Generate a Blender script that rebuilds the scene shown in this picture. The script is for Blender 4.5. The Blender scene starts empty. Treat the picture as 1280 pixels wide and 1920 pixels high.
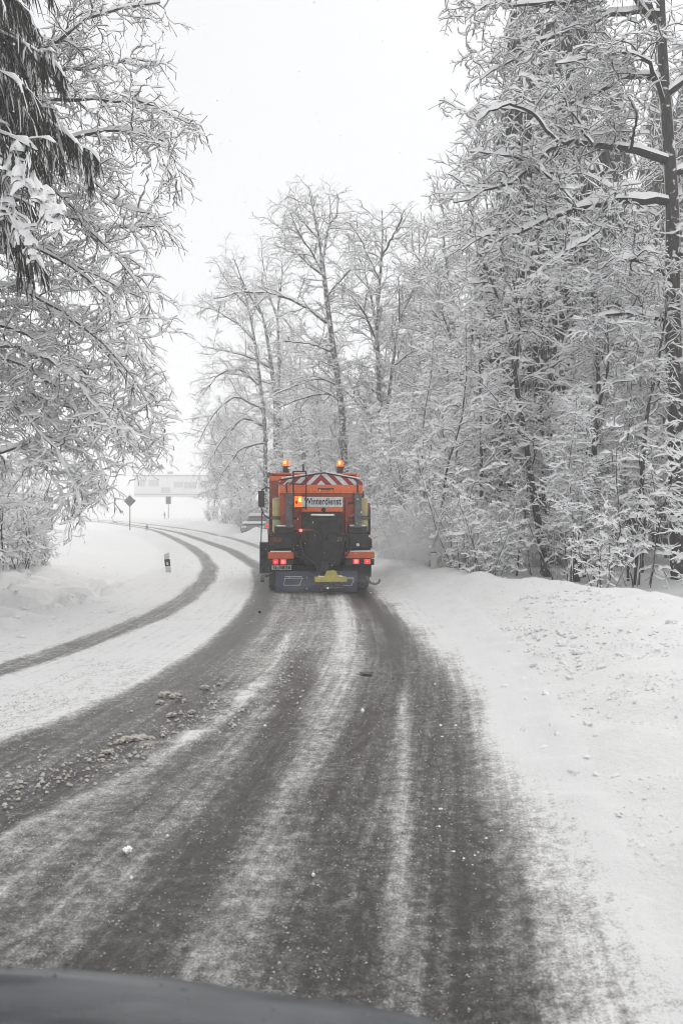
import bpy, bmesh, math, random
import numpy as np
from mathutils import Vector, Matrix

S = bpy.context.scene
COL = S.collection
rng = np.random.default_rng(11)
random.seed(5)

# ------------------------------------------------------------------ camera
EYE = 1.65                       # eye height in the cab of the following van
F_PX, W_PX, H_PX, HOR = 1440.0, 1280.0, 1920.0, 970.0
cam_d = bpy.data.cameras.new('camera')
cam_d.sensor_fit = 'VERTICAL'
cam_d.sensor_height = 36.0
cam_d.lens = F_PX / H_PX * 36.0
cam_d.shift_y = (HOR - H_PX / 2) / H_PX
cam_d.clip_start = 0.05
cam_d.clip_end = 2000
cam_d.dof.use_dof = True
cam_d.dof.focus_distance = 17.0
cam_d.dof.aperture_fstop = 4.2
cam = bpy.data.objects.new('camera', cam_d)
cam.location = (0, 0, EYE)
cam.rotation_euler = (math.radians(90), 0, 0)
COL.objects.link(cam)
S.camera = cam

# ------------------------------------------------------------------ overcast sky and sun
SUN_EL, SUN_AZ = math.radians(56), math.radians(25)      # pale disc ahead and to the right, behind cloud
wd = bpy.data.worlds.new("World")
S.world = wd
wd.use_nodes = True
nt = wd.node_tree
nt.nodes.clear()
wo = nt.nodes.new('ShaderNodeOutputWorld')
sk = nt.nodes.new('ShaderNodeTexSky')
sk.sky_type = 'NISHITA'
sk.sun_disc = False
sk.sun_elevation = SUN_EL
sk.sun_rotation = SUN_AZ
hs = nt.nodes.new('ShaderNodeHueSaturation')
hs.inputs['Saturation'].default_value = 0.12
b1 = nt.nodes.new('ShaderNodeBackground')
b1.inputs['Strength'].default_value = 0.05
b2 = nt.nodes.new('ShaderNodeBackground')                 # the cloud deck under it
b2.inputs['Strength'].default_value = 0.56
tc = nt.nodes.new('ShaderNodeTexCoord')
cn = nt.nodes.new('ShaderNodeTexNoise')
cn.inputs['Scale'].default_value = 1.6
cn.inputs['Detail'].default_value = 3.0
cr = nt.nodes.new('ShaderNodeValToRGB')
cr.color_ramp.elements[0].position = 0.3
cr.color_ramp.elements[0].color = (0.96, 0.965, 0.97, 1)
cr.color_ramp.elements[1].position = 0.7
cr.color_ramp.elements[1].color = (1.0, 1.0, 1.0, 1)
ad = nt.nodes.new('ShaderNodeAddShader')
L = nt.links.new
L(sk.outputs[0], hs.inputs['Color'])
L(hs.outputs[0], b1.inputs['Color'])
L(tc.outputs['Generated'], cn.inputs['Vector'])
L(cn.outputs['Fac'], cr.inputs[0])
L(cr.outputs[0], b2.inputs['Color'])
L(b1.outputs[0], ad.inputs[0])
L(b2.outputs[0], ad.inputs[1])
L(ad.outputs[0], wo.inputs['Surface'])
sl = bpy.data.lights.new('sun', 'SUN')
sl.energy = 1.5
sl.angle = math.radians(60)
sl.color = (1.0, 0.97, 0.93)
so = bpy.data.objects.new('sun', sl)
so.rotation_euler = (math.radians(90) - SUN_EL, 0, math.pi - SUN_AZ)
COL.objects.link(so)

S.view_settings.view_transform = 'Standard'
S.view_settings.look = 'None'
S.view_settings.exposure = 0.24
S.view_settings.gamma = 1.0
S.view_settings.use_curve_mapping = False
S.render.engine = 'CYCLES'
S.cycles.max_bounces = 10
S.cycles.diffuse_bounces = 7
S.cycles.glossy_bounces = 2
S.cycles.transmission_bounces = 3
S.cycles.volume_bounces = 3
S.cycles.use_denoising = True
S.cycles.use_adaptive_sampling = False
S.cycles.sampling_pattern = 'BLUE_NOISE'
S.cycles.filter_width = 1.0
S.cycles.sample_clamp_indirect = 4.0

HAZE_DENSITY = 0.0044

# ------------------------------------------------------------------ helpers
def rnd(a, b): return random.uniform(a, b)

def at(px, py, d):
    """Point at depth d metres whose bearing was read off the photograph (pixels of 1280 x 1920)."""
    return np.array([(px - 640) / F_PX * d, d, EYE + (HOR - py) / F_PX * d])

def tag(o, label=None, cat=None, group=None, kind=None):
    if label: o['label'] = label
    if cat: o['category'] = cat
    if group: o['group'] = group
    if kind: o['kind'] = kind
    return o

def empty(name, loc=(0, 0, 0), rz=0.0):
    o = bpy.data.objects.new(name, None)
    o.empty_display_size = 0.3
    o.location = loc
    o.rotation_euler = (0, 0, rz)
    COL.objects.link(o)
    return o

def link_mesh(name, me, mat, parent=None, loc=None):
    o = bpy.data.objects.new(name, me)
    if mat and not me.materials: me.materials.append(mat)
    COL.objects.link(o)
    if parent: o.parent = parent
    if loc is not None: o.location = loc
    return o

def np_mesh(name, V, Fq, smooth=False, Ft=None):
    """V (n,3), Fq (m,4) quads, Ft triangles."""
    me = bpy.data.meshes.new(name)
    V = np.ascontiguousarray(V, dtype=np.float32)
    nq = 0 if Fq is None else len(Fq)
    ntri = 0 if Ft is None else len(Ft)
    idx, st = [], []
    if nq: idx.append(np.asarray(Fq).ravel()); st.append(np.arange(nq) * 4)
    if ntri: idx.append(np.asarray(Ft).ravel()); st.append(nq * 4 + np.arange(ntri) * 3)
    idx = np.concatenate(idx).astype(np.int32)
    st = np.concatenate(st).astype(np.int32)
    me.vertices.add(len(V)); me.vertices.foreach_set('co', V.ravel())
    me.loops.add(len(idx)); me.loops.foreach_set('vertex_index', idx)
    me.polygons.add(len(st)); me.polygons.foreach_set('loop_start', st)
    me.update(calc_edges=True)
    if smooth: me.polygons.foreach_set('use_smooth', np.ones(len(st), bool))
    return me

def vnoise(x, y, seed=0):
    """smooth value noise in [0,1], vectorised"""
    xi = np.floor(x).astype(np.int64); yi = np.floor(y).astype(np.int64)
    fx = x - xi; fy = y - yi
    fx = fx * fx * (3 - 2 * fx); fy = fy * fy * (3 - 2 * fy)
    def hsh(a, b):
        h = (a * 374761393 + b * 668265263 + seed * 974711) & 0x7fffffff
        h = ((h ^ (h >> 13)) * 1274126177) & 0x7fffffff
        return ((h ^ (h >> 16)) & 0xffff) / 65535.0
    a = hsh(xi, yi); b = hsh(xi + 1, yi); c = hsh(xi, yi + 1); d = hsh(xi + 1, yi + 1)
    return a * (1 - fx) * (1 - fy) + b * fx * (1 - fy) + c * (1 - fx) * fy + d * fx * fy

def fbm(x, y, seed=0, oct=3):
    s, a, t = 0, 1.0, 0
    for k in range(oct):
        s = s + a * vnoise(x * 2 ** k + 17.3 * k, y * 2 ** k - 9.1 * k, seed + k); t += a; a *= 0.5
    return s / t

def ss(x, a=0.0, b=1.0):
    t = np.clip((x - a) / (b - a), 0, 1)
    return t * t * (3 - 2 * t)

class MB:
    """collects shapes and links them as ONE mesh object"""
    def __init__(s): s.bm = bmesh.new()
    def box(s, c, d, bevel=0.0, rot=None, taper=None):
        m = Matrix.Translation(c)
        if rot: m = m @ Matrix.Rotation(rot[0], 4, 'X') @ Matrix.Rotation(rot[1], 4, 'Y') @ Matrix.Rotation(rot[2], 4, 'Z')
        r = bmesh.ops.create_cube(s.bm, size=1.0)
        vs = r['verts']
        for v in vs:
            k = 1.0
            if taper and v.co.z < 0: k = taper
            v.co = Vector((v.co.x * d[0] * k, v.co.y * d[1], v.co.z * d[2]))
        if bevel > 0:
            es = list({e for v in vs for e in v.link_edges})
            g = bmesh.ops.bevel(s.bm, geom=es, offset=bevel, segments=2, affect='EDGES', profile=0.6)
            vs = list({v for f in g['faces'] for v in f.verts} | {v for v in vs if v.is_valid})
        bmesh.ops.transform(s.bm, matrix=m, verts=vs)
        return s
    def cyl(s, a, b, r, r2=None, n=16, caps=True):
        a, b = Vector(a), Vector(b)
        d = b - a
        q = Vector((0, 0, 1)).rotation_difference(d.normalized())
        g = bmesh.ops.create_cone(s.bm, cap_ends=caps, segments=n, radius1=r, radius2=r if r2 is None else r2, depth=d.length)
        bmesh.ops.transform(s.bm, matrix=Matrix.Translation((a + b) / 2) @ q.to_matrix().to_4x4(), verts=g['verts'])
        return s
    def path(s, pts, r, n=8):
        for a, b in zip(pts[:-1], pts[1:]): s.cyl(a, b, r, n=n)
        for p in pts[1:-1]: s.ball(p, r, 1)
        return s
    def ball(s, c, r, sub=2, sc=(1, 1, 1)):
        g = bmesh.ops.create_icosphere(s.bm, subdivisions=sub, radius=r)
        bmesh.ops.transform(s.bm, matrix=Matrix.Translation(c) @ Matrix.Diagonal((*sc, 1)), verts=g['verts'])
        return s
    def prism(s, poly, y0, y1):
        """polygon in the xz plane (list of (x,z)), extruded from y0 to y1"""
        a = [s.bm.verts.new((x, y0, z)) for x, z in poly]
        b = [s.bm.verts.new((x, y1, z)) for x, z in poly]
        s.bm.faces.new(a[::-1]) if False else s.bm.faces.new(a)
        s.bm.faces.new(b[::-1])
        n = len(poly)
        for i in range(n):
            j = (i + 1) % n
            s.bm.faces.new((a[j], a[i], b[i], b[j]))
        return s
    def prism_x(s, poly, x0, x1):
        """polygon in the yz plane extruded along x"""
        a = [s.bm.verts.new((x0, y, z)) for y, z in poly]
        b = [s.bm.verts.new((x1, y, z)) for y, z in poly]
        s.bm.faces.new(a); s.bm.faces.new(b[::-1])
        n = len(poly)
        for i in range(n):
            j = (i + 1) % n
            s.bm.faces.new((a[j], a[i], b[i], b[j]))
        return s
    def build(s, name, mat, parent=None, smooth=False, loc=None):
        bmesh.ops.recalc_face_normals(s.bm, faces=s.bm.faces)
        me = bpy.data.meshes.new(name)
        s.bm.to_mesh(me); s.bm.free()
        if smooth:
            me.polygons.foreach_set('use_smooth', np.ones(len(me.polygons), bool))
            try: me.set_sharp_from_angle(angle=math.radians(40))
            except Exception: pass
        return link_mesh(name, me, mat, parent, loc)

# ------------------------------------------------------------------ materials
def new_mat(name):
    m = bpy.data.materials.new(name); m.use_nodes = True
    n = m.node_tree; p = n.nodes['Principled BSDF']
    return m, n, p

def noise_mix(n, scale, c1, c2, lo=0.35, hi=0.65, detail=4, coord='Object', vec=None):
    t = n.nodes.new('ShaderNodeTexNoise'); t.inputs['Scale'].default_value = scale; t.inputs['Detail'].default_value = detail
    if vec is None:
        c = n.nodes.new('ShaderNodeTexCoord'); n.links.new(c.outputs[coord], t.inputs['Vector'])
    else: n.links.new(vec, t.inputs['Vector'])
    r = n.nodes.new('ShaderNodeValToRGB')
    r.color_ramp.elements[0].position = lo; r.color_ramp.elements[0].color = (*c1, 1)
    r.color_ramp.elements[1].position = hi; r.color_ramp.elements[1].color = (*c2, 1)
    n.links.new(t.outputs['Fac'], r.inputs[0])
    return r, t

def add_bump(n, p, scale, strength, dist=0.02, detail=5, coord='Object'):
    t = n.nodes.new('ShaderNodeTexNoise'); t.inputs['Scale'].default_value = scale; t.inputs['Detail'].default_value = detail
    c = n.nodes.new('ShaderNodeTexCoord'); n.links.new(c.outputs[coord], t.inputs['Vector'])
    b = n.nodes.new('ShaderNodeBump'); b.inputs['Strength'].default_value = strength; b.inputs['Distance'].default_value = dist
    n.links.new(t.outputs['Fac'], b.inputs['Height']); n.links.new(b.outputs[0], p.inputs['Normal'])
    return b

def simple(name, c1, c2=None, rough=0.6, scale=6, metal=0.0, lo=0.35, hi=0.7, emit=None, es=0.0, bump=0):
    m, n, p = new_mat(name)
    c2 = c2 or tuple(x * 0.7 for x in c1)
    r, _ = noise_mix(n, scale, c1, c2, lo, hi)
    n.links.new(r.outputs[0], p.inputs['Base Color'])
    p.inputs['Roughness'].default_value = rough
    p.inputs['Metallic'].default_value = metal
    if emit:
        p.inputs['Emission Color'].default_value = (*emit, 1); p.inputs['Emission Strength'].default_value = es
    if bump: add_bump(n, p, 60, bump, 0.01)
    return m

M = {}
M['branch_snow'] = simple('branch_snow', (0.94, 0.94, 0.945), (0.91, 0.91, 0.92), rough=0.9, scale=5)
M['bark'] = simple('bark', (0.034, 0.030, 0.027), (0.014, 0.013, 0.012), rough=0.9, scale=14)
M['beech_bark'] = simple('beech_bark', (0.070, 0.058, 0.052), (0.030, 0.026, 0.024), rough=0.9, scale=14)
M['needle'] = simple('needle', (0.020, 0.026, 0.018), (0.045, 0.050, 0.040), rough=0.85, scale=9)
for k in ('branch_snow', 'bark', 'beech_bark', 'needle'):
    M[k].node_tree.nodes['Principled BSDF'].inputs['Specular IOR Level'].default_value = 0.15

def trunk_mat(name, lo, c1, c2):
    """dark wet bark with rime and plastered snow in streaks"""
    m, n, p = new_mat(name)
    c = n.nodes.new('ShaderNodeTexCoord')
    mp = n.nodes.new('ShaderNodeMapping'); mp.inputs['Scale'].default_value = (1, 1, 0.18)
    n.links.new(c.outputs['Object'], mp.inputs['Vector'])
    r, _ = noise_mix(n, 22, c1, c2, 0.35, 0.7, vec=mp.outputs[0])
    t = n.nodes.new('ShaderNodeTexNoise'); t.inputs['Scale'].default_value = 7; t.inputs['Detail'].default_value = 6
    n.links.new(c.outputs['Object'], t.inputs['Vector'])
    rr = n.nodes.new('ShaderNodeValToRGB'); rr.color_ramp.elements[0].position = lo; rr.color_ramp.elements[1].position = lo + .08
    n.links.new(t.outputs['Fac'], rr.inputs[0])
    mx = n.nodes.new('ShaderNodeMixRGB'); mx.inputs['Color2'].default_value = (0.7, 0.7, 0.72, 1)
    n.links.new(rr.outputs[0], mx.inputs['Fac']); n.links.new(r.outputs[0], mx.inputs['Color1'])
    n.links.new(mx.outputs[0], p.inputs['Base Color'])
    p.inputs['Roughness'].default_value = 0.9
    add_bump(n, p, 30, 0.6, 0.02)
    return m
M['trunk_bark'] = trunk_mat('trunk_bark', .60, (0.020, 0.018, 0.017), (0.066, 0.058, 0.053))
M['rimed_bark'] = trunk_mat('rimed_bark', .50, (0.045, 0.042, 0.040), (0.15, 0.14, 0.135))
# ------------------------------------------------------------------ terrain and road
BY = np.array([-30, 0, 3, 5.2, 7.2, 9.5, 13.2, 17.6, 24.5, 34.2, 42.3, 53.6, 62.5, 75, 90, 105, 130, 260.])
BX = np.array([-5.5, -2.9, -2.42, -2.05, -1.75, -1.52, -1.45, -1.68, -2.6, -4.9, -7.4, -11.3, -15.0, -21, -32, -52, -100, -400.])
from_y = np.linspace(-30, 260, 5801)
_bx = np.interp(from_y, BY, BX)
for _k in range(3):
    _bx = np.convolve(np.pad(_bx, 30, mode='edge'), np.ones(61) / 61, 'valid')
_sl = np.gradient(_bx, from_y)
def road_x(y): return np.interp(y, from_y, _bx)
def road_c(y): return 1 / np.sqrt(1 + np.interp(y, from_y, _sl) ** 2)

def rise(y):
    t = np.clip((y - 22) / 70, 0, 1)
    return 1.5 * t ** 1.3 + 3.6 * ss(y, 95, 150) + 0.028 * np.clip(y - 142, 0, 400)

CY = [-30, 0, 9.9, 12.2, 15.4, 19, 23.7, 27, 32, 40]
CO = [4.9, 4.9, 4.5, 3.95, 2.9, 2.2, 1.75, 1.2, None, None]
def crest_x(y):
    return np.where(y < 27, np.interp(y, CY[:8], CO[:8]), road_x(y) + 4.4 / road_c(y))
def bank_h(y):
    base = np.interp(y, [-30, 0, 9.9, 12.2, 15.4, 23.7, 35, 50, 60, 90], [.6, .6, .64, .56, .44, .27, .3, .55, .5, .3])
    return base + 0.16 * (vnoise(y * 0.55, y * 0 + 3.3, 4) - 0.5) + 0.09 * (vnoise(y * 1.7, y * 0 + 8.3, 5) - 0.5)

def lateral(x, y): return (x - road_x(y)) * road_c(y)

def ground_z(x, y, rough=True):
    x = np.asarray(x, float); y = np.asarray(y, float)
    d = lateral(x, y)
    z = rise(y)
    # right-hand verge and ploughed bank
    xe = road_x(y) + 2.75 / road_c(y)
    cx = np.maximum(crest_x(y), xe + 0.8)
    t = (x - xe) / (cx - xe)
    bh = bank_h(y)
    up = ss(t) ** 0.9
    dn = 1 - 0.62 * ss((x - cx) / 1.6)
    z = z + bh * np.where(x < cx, up, dn) * (x > xe)
    wood = ss((x - cx) / 3)
    if rough:
        z = z + wood * 0.35 * (fbm(x * 0.35, y * 0.35, 3) - 0.5)
        z = z + 0.085 * ss(t, .05, .3) * (1 - ss(t, .6, .98)) * (fbm(x * 3.1, y * 3.1, 9, 3) - 0.4) * (y < 40) * 2
        z = z + ss(t, .5, .95) * (1 - ss((x - cx) / 0.8)) * (0.36 * (fbm(x * 1.1, y * 1.1, 21, 3) - 0.5) + 0.14 * (vnoise(x * 2.9, y * 2.9, 27) - 0.5))
    # sunken parking place beyond the bank
    z = z - 0.75 * np.exp(-(((x + 4.9) / 2.6) ** 2 + ((y - 53.5) / 2.6) ** 2))
    # left-hand verge
    dl = -2.05 - d
    k = np.interp(y, [0, 30, 48, 70], [1, .9, .45, .3])
    z = z + k * (0.14 * ss(dl / 1.2) + 0.62 * ss((dl - .8) / 4.6) + 0.012 * np.clip(dl - 5, 0, 60))
    if rough:
        z = z + 0.16 * ss((dl - .8) / 3) * (fbm(x * 0.55, y * 0.55, 13) - 0.5)
        z = z + 0.05 * ss((dl - .3) / 1) * (fbm(x * 2.3, y * 2.3, 31) - 0.5) * (y < 45)
        z = z + 0.27 * ss((dl - .6) / 1.0) * (1 - ss((dl - 4.2) / 2)) * (1 - ss(y, 15, 21)) * (ss(fbm(x * 3.4, y * 3.4, 37), .38, .62) - .5)
    return z

def gz(x, y): return float(ground_z(np.array([x]), np.array([y]))[0])

# smooth snow-cover field of the road surface, from the wheel-track lines, plus windscreen darkening close by
def line_x(pts, y):
    p = np.array(sorted(pts, key=lambda q: q[1]))
    return np.interp(y, p[:, 1], p[:, 0])

def band(x, y, pts, w, soft, y0=-99, y1=999, fade=2.0):
    c = line_x(pts, y)
    a = np.abs(x - c) * road_c(y)
    wob = 0.05 * (vnoise(y * 0.8, y * 0, 77) - .5)
    k = 1 - ss(a + wob, w - soft, w + soft)
    return k * ss(y, y0 - fade, y0) * (1 - ss(y, y1, y1 + fade))

A_ = [(-6.2, 3), (-4.4, 6), (-3.70, 8.1), (-3.45, 9.14), (-3.25, 10.8), (-3.08, 12.85), (-3.12, 15.33), (-3.5, 19.8), (-4.2, 24.7), (-5.6, 31), (-7.4, 37.6), (-10, 46), (-13.1, 55.4), (-15.9, 62.5), (-23, 76), (-34, 91)]
B_ = [(-3.2, 2.6), (-2.75, 4), (-2.3, 5.17), (-1.98, 6.2), (-1.68, 7.6), (-1.47, 9.7), (-1.46, 13.2), (-1.72, 17.6), (-2.6, 24.5), (-4.9, 34.2), (-7.45, 42.3), (-11.2, 53.6), (-15, 62.5), (-22, 76), (-33, 91)]
R_ = [(0.02, 2.4), (0.02, 3.2), (0.05, 4.3), (0.2, 5.6), (0.38, 7.2), (0.48, 9.1), (0.50, 12.5), (0.36, 15.9), (-.4, 22), (-2.3, 31), (-5.6, 43), (-9, 53.6), (-13, 62.5), (-20, 76), (-31, 91)]
R2 = [(0.46, 2.4), (0.55, 3.78), (0.66, 4.95), (0.74, 6.6), (0.85, 9.14), (0.74, 13.2), (0.55, 16.4), (0.1, 20)]

def cover_tint(x, y):
    d = lateral(x, y)
    far = ss(y, 14, 30)
    c = np.ones_like(x)
    # bare lane between the outer edges of the two wheel tracks
    xl = line_x(B_, y) - 0.28; xr = np.interp(y, [0, 2.86, 4.5, 7.2, 10.3, 17, 24, 60], [1.4, 1.32, 1.24, 1.28, 1.2, .92, .3, -12.2])
    wl = np.interp(y, [2, 6, 12, 30], [.35, .25, .14, .1]); wr = np.interp(y, [2, 6, 12, 30], [.9, .8, .5, .2])
    wr = wr * (0.7 + 0.9 * vnoise(y * 0.45, y * 0, 19))
    lane = ss((x - xl) / wl + .5) * (1 - ss((x - xr + .12) / wr + .5 + 1.0 * (vnoise(x * 1.6, y * .9, 23) - .5) * .6))
    c = c - lane * (0.45 - 0.37 * far)
    # slush rows in the lane
    st = fbm(d * 5.0, y * 0.18, 41, 3)
    c = c + lane * 0.35 * (st - 0.5) * (1 - far)
    c = c + band(x, y, [(-.60, 2.3), (-.48, 2.86), (-.34, 4.5), (-.12, 7.2), (.02, 10), (.03, 13.2), (-.1, 16)], .15, .11, 2, 15) * (0.15 + .17 * ss(y, 7, 11))
    c = c + band(x, y, [(.20, 2.3), (.22, 2.86), (.35, 4.5), (.46, 5.6), (.60, 7.5)], .055, .03, 2, 6.6, 1.4) * 0.31
    c = c + band(x, y, [(-2.2, 3.0), (-1.75, 3.9), (-1.3, 5), (-.95, 6.2), (-.75, 8), (-.72, 11)], .06, .05, 2.5, 10) * 0.24
    c = c + band(x, y, [(-1.9, 2.7), (-1.3, 2.9), (-1.05, 3.3)], .35, .3, 2, 3.2) * 0.10
    c = c - band(x, y, [(-.86, 2.3), (-.76, 3.04), (-.53, 4.66), (-.45, 7.2), (-.42, 9)], .15, .10, 2, 8) * 0.30
    c = c - band(x, y, [(-2.35, 3), (-2.0, 4), (-1.6, 5.2), (-1.25, 6.6), (-1.15, 8)], .22, .15, 2.5, 7) * 0.18
    # wheel tracks
    c = c - band(x, y, A_, .25, .11) * 0.49
    c = c - band(x, y, B_, .26, .14) * (0.18 + 0.28 * far)
    c = c - band(x, y, R_, .20, .12, -9, 18) * 0.24
    c = c - band(x, y, R_, .24, .12, 18, 99) * 0.42
    c = c - band(x, y, R2, .20, .14, -9, 20) * 0.20
    k = np.interp(y, [2.4, 4.0, 8.0], [.62, .72, 1.0]) * lane + np.interp(y, [2.4, 5.0, 9], [.78, .90, 1.0]) * (1 - lane)  # thinner slush close by, with windscreen darkening put into the colour
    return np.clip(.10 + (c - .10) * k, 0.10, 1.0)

# --- materials of the ground
def snow_ground_mat():
    m, n, p = new_mat('snow')
    c = n.nodes.new('ShaderNodeTexCoord')
    at_ = n.nodes.new('ShaderNodeAttribute'); at_.attribute_name = 'dirt'
    r, t = noise_mix(n, 0.6, (0.765, 0.768, 0.772), (0.805, 0.807, 0.81), 0.3, 0.7)
    t2 = n.nodes.new('ShaderNodeTexNoise'); t2.inputs['Scale'].default_value = 11; t2.inputs['Detail'].default_value = 7; t2.inputs['Roughness'].default_value = .7
    n.links.new(c.outputs['Object'], t2.inputs['Vector'])
    a = n.nodes.new('ShaderNodeMath'); a.operation = 'MULTIPLY_ADD'; a.inputs[1].default_value = 0.55; 
    n.links.new(at_.outputs['Fac'], a.inputs[0]); n.links.new(t2.outputs['Fac'], a.inputs[2])
    rr = n.nodes.new('ShaderNodeValToRGB'); rr.color_ramp.elements[0].position = .45; rr.color_ramp.elements[1].position = 1.35
    n.links.new(a.outputs[0], rr.inputs[0])
    mx = n.nodes.new('ShaderNodeMixRGB'); mx.inputs['Color2'].default_value = (0.785, 0.785, 0.783, 1)
    n.links.new(rr.outputs[0], mx.inputs['Fac']); n.links.new(r.outputs[0], mx.inputs['Color1'])
    n.links.new(mx.outputs[0], p.inputs['Base Color'])
    p.inputs['Roughness'].default_value = 0.85
    p.inputs['Specular IOR Level'].default_value = 0.2
    b1_ = n.nodes.new('ShaderNodeBump'); b1_.inputs['Distance'].default_value = 0.09
    mr = n.nodes.new('ShaderNodeMath'); mr.operation = 'MULTIPLY_ADD'; mr.inputs[1].default_value = .5; mr.inputs[2].default_value = .15
    n.links.new(at_.outputs['Fac'], mr.inputs[0]); n.links.new(mr.outputs[0], b1_.inputs['Strength'])
    n.links.new(t2.outputs['Fac'], b1_.inputs['Height'])
    n.links.new(b1_.outputs[0], p.inputs['Normal'])
    return m
M['snow'] = snow_ground_mat()

def road_mat():
    m, n, p = new_mat('slushy_asphalt')
    c = n.nodes.new('ShaderNodeTexCoord')
    cov = n.nodes.new('ShaderNodeAttribute'); cov.attribute_name = 'cover_tint'
    uv = n.nodes.new('ShaderNodeUVMap'); uv.uv_map = 'UVMap'      # metres across / along the lane
    def tex(scale, detail, rough, vec=None, sc=None):
        t = n.nodes.new('ShaderNodeTexNoise'); t.inputs['Scale'].default_value = scale
        t.inputs['Detail'].default_value = detail; t.inputs['Roughness'].default_value = rough
        v = vec or c.outputs['Object']
        if sc:
            mp = n.nodes.new('ShaderNodeMapping'); mp.inputs['Scale'].default_value = sc
            n.links.new(v, mp.inputs['Vector']); v = mp.outputs[0]
        n.links.new(v, t.inputs['Vector'])
        return t.outputs['Fac']
    def ma(op, a, b, c_=None):
        q = n.nodes.new('ShaderNodeMath'); q.operation = op
        for i, v in enumerate((a, b, c_)):
            if v is None: continue
            if isinstance(v, (int, float)): q.inputs[i].default_value = v
            else: n.links.new(v, q.inputs[i])
        return q.outputs[0]
    fine = tex(90, 3, .75)
    grain = tex(32, 4, .7)
    mid = tex(13, 5, .65)
    big = tex(1.9, 3, .6)
    streak = tex(1.0, 4, .6, uv.outputs['UV'], (15.0, 0.42, 1))
    s = ma('MULTIPLY_ADD', ma('SUBTRACT', fine, .5), 0.95, cov.outputs['Fac'])
    s = ma('MULTIPLY_ADD', ma('SUBTRACT', mid, .5), 0.80, s)
    s = ma('MULTIPLY_ADD', ma('SUBTRACT', grain, .5), 0.60, s)
    s = ma('MULTIPLY_ADD', ma('SUBTRACT', big, .5), 0.35, s)
    s = ma('MULTIPLY_ADD', ma('SUBTRACT', streak, .5), 0.62, s)
    r = n.nodes.new('ShaderNodeValToRGB')
    e = r.color_ramp.elements
    e[0].position = 0.16; e[0].color = (0.040, 0.037, 0.034, 1)
    e[1].position = 0.92; e[1].color = (0.785, 0.787, 0.79, 1)
    for pos, col in ((0.36, (0.104, 0.100, 0.096)), (0.55, (0.27, 0.268, 0.264)), (0.74, (0.52, 0.515, 0.50))):
        k = e.new(pos); k.color = (*col, 1)
    n.links.new(s, r.inputs[0])
    n.links.new(r.outputs[0], p.inputs['Base Color'])
    rr = n.nodes.new('ShaderNodeMapRange'); rr.inputs['From Min'].default_value = .2; rr.inputs['From Max'].default_value = .7
    rr.inputs['To Min'].default_value = .28; rr.inputs['To Max'].default_value = .9
    n.links.new(s, rr.inputs['Value']); n.links.new(rr.outputs[0], p.inputs['Roughness'])
    p.inputs['Specular IOR Level'].default_value = 0.4
    b = n.nodes.new('ShaderNodeBump'); b.inputs['Strength'].default_value = .7; b.inputs['Distance'].default_value = .02
    n.links.new(s, b.inputs['Height']); n.links.new(b.outputs[0], p.inputs['Normal'])
    return m
M['road'] = road_mat()

def grid_faces(nr, nc):
    i = np.arange((nr - 1) * (nc - 1)); r = i // (nc - 1); q = i % (nc - 1)
    a = r * nc + q
    return np.stack([a, a + 1, a + nc + 1, a + nc], 1)

def spaced(a, b, f0, k):
    out = [a]
    while out[-1] < b: out.append(out[-1] + f0 + k * abs(out[-1]))
    out[-1] = b
    return np.array(out)

# ground sheet
gx = np.concatenate([-spaced(9, 188, .12, .05)[::-1][:-1], np.arange(-9, 8.99, .10), spaced(9, 188, .12, .05)])
gy = np.concatenate([np.linspace(-20, 1.0, 22)[:-1], spaced(1.0, 252, .05, .0105)])
XX, YY = np.meshgrid(gx, gy)
ZZ = ground_z(XX, YY)
DD = lateral(XX, YY)
ZZ -= 0.06 * (ss(DD, -3.0, -2.7) * (1 - ss(DD, 3.1, 3.4))) * (YY < 99) * (YY > 0.6)
me = np_mesh('ground', np.stack([XX, YY, ZZ], -1).reshape(-1, 3), grid_faces(len(gy), len(gx)), True)
dirt = np.clip(.9 * ss(DD, 2.2, 3.0) * (1 - ss(DD, 3.6, 6.2)) + .8 * ss(-DD, 1.9, 2.3) * (1 - ss(-DD, 3.0, 6.5)), 0, 1) * (1 - .7 * ss(YY, 14, 30))
a_ = me.attributes.new('dirt', 'FLOAT', 'POINT'); a_.data.foreach_set('value', dirt.ravel().astype(np.float32))
tag(link_mesh('snow_ground', me, M['snow']), kind='structure')

# road sheet
rd = np.arange(-3.5, 3.951, .045)
ry = spaced(0.8, 98, .022, .0062)
DX, RY = np.meshgrid(rd, ry)
RX = road_x(RY) + DX / road_c(RY)
CV = cover_tint(RX, RY)
edge = np.minimum(ss(DX, -3.5, -3.1), 1 - ss(DX, 3.5, 3.95))
slush = CV * (0.6 + 0.8 * fbm(RX * 6, RY * 6, 51, 3))
lump = ss(fbm(RX * 5.0, RY * 4.0, 61, 3), .45, .8) * np.exp(-((RX - line_x([(-2.2, 4.6), (-1.3, 5.6), (-.9, 6.4), (-.8, 8)], RY)) / .28) ** 2) * ss(RY, 4, 5) * (1 - ss(RY, 6.6, 8.5))
RZ = ground_z(RX, RY) + 0.002 + 0.020 * slush + 0.035 * lump - 0.08 * (1 - edge)
CV = np.clip(CV + lump * .35, 0, 1)
CV = CV + np.maximum(ss(DX, 2.9, 3.5), 1 - ss(DX, -3.3, -2.9)) * .45
me = np_mesh('road', np.stack([RX, RY, RZ], -1).reshape(-1, 3), grid_faces(len(ry), len(rd)), True)
a_ = me.attributes.new('cover_tint', 'FLOAT', 'POINT'); a_.data.foreach_set('value', CV.ravel().astype(np.float32))
uvl = me.uv_layers.new(name='UVMap')
li = np.zeros(len(me.loops), np.int32); me.loops.foreach_get('vertex_index', li)
uvc = np.stack([DX.ravel(), RY.ravel()], 1)[li].astype(np.float32)
uvl.data.foreach_set('uv', uvc.ravel())
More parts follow.
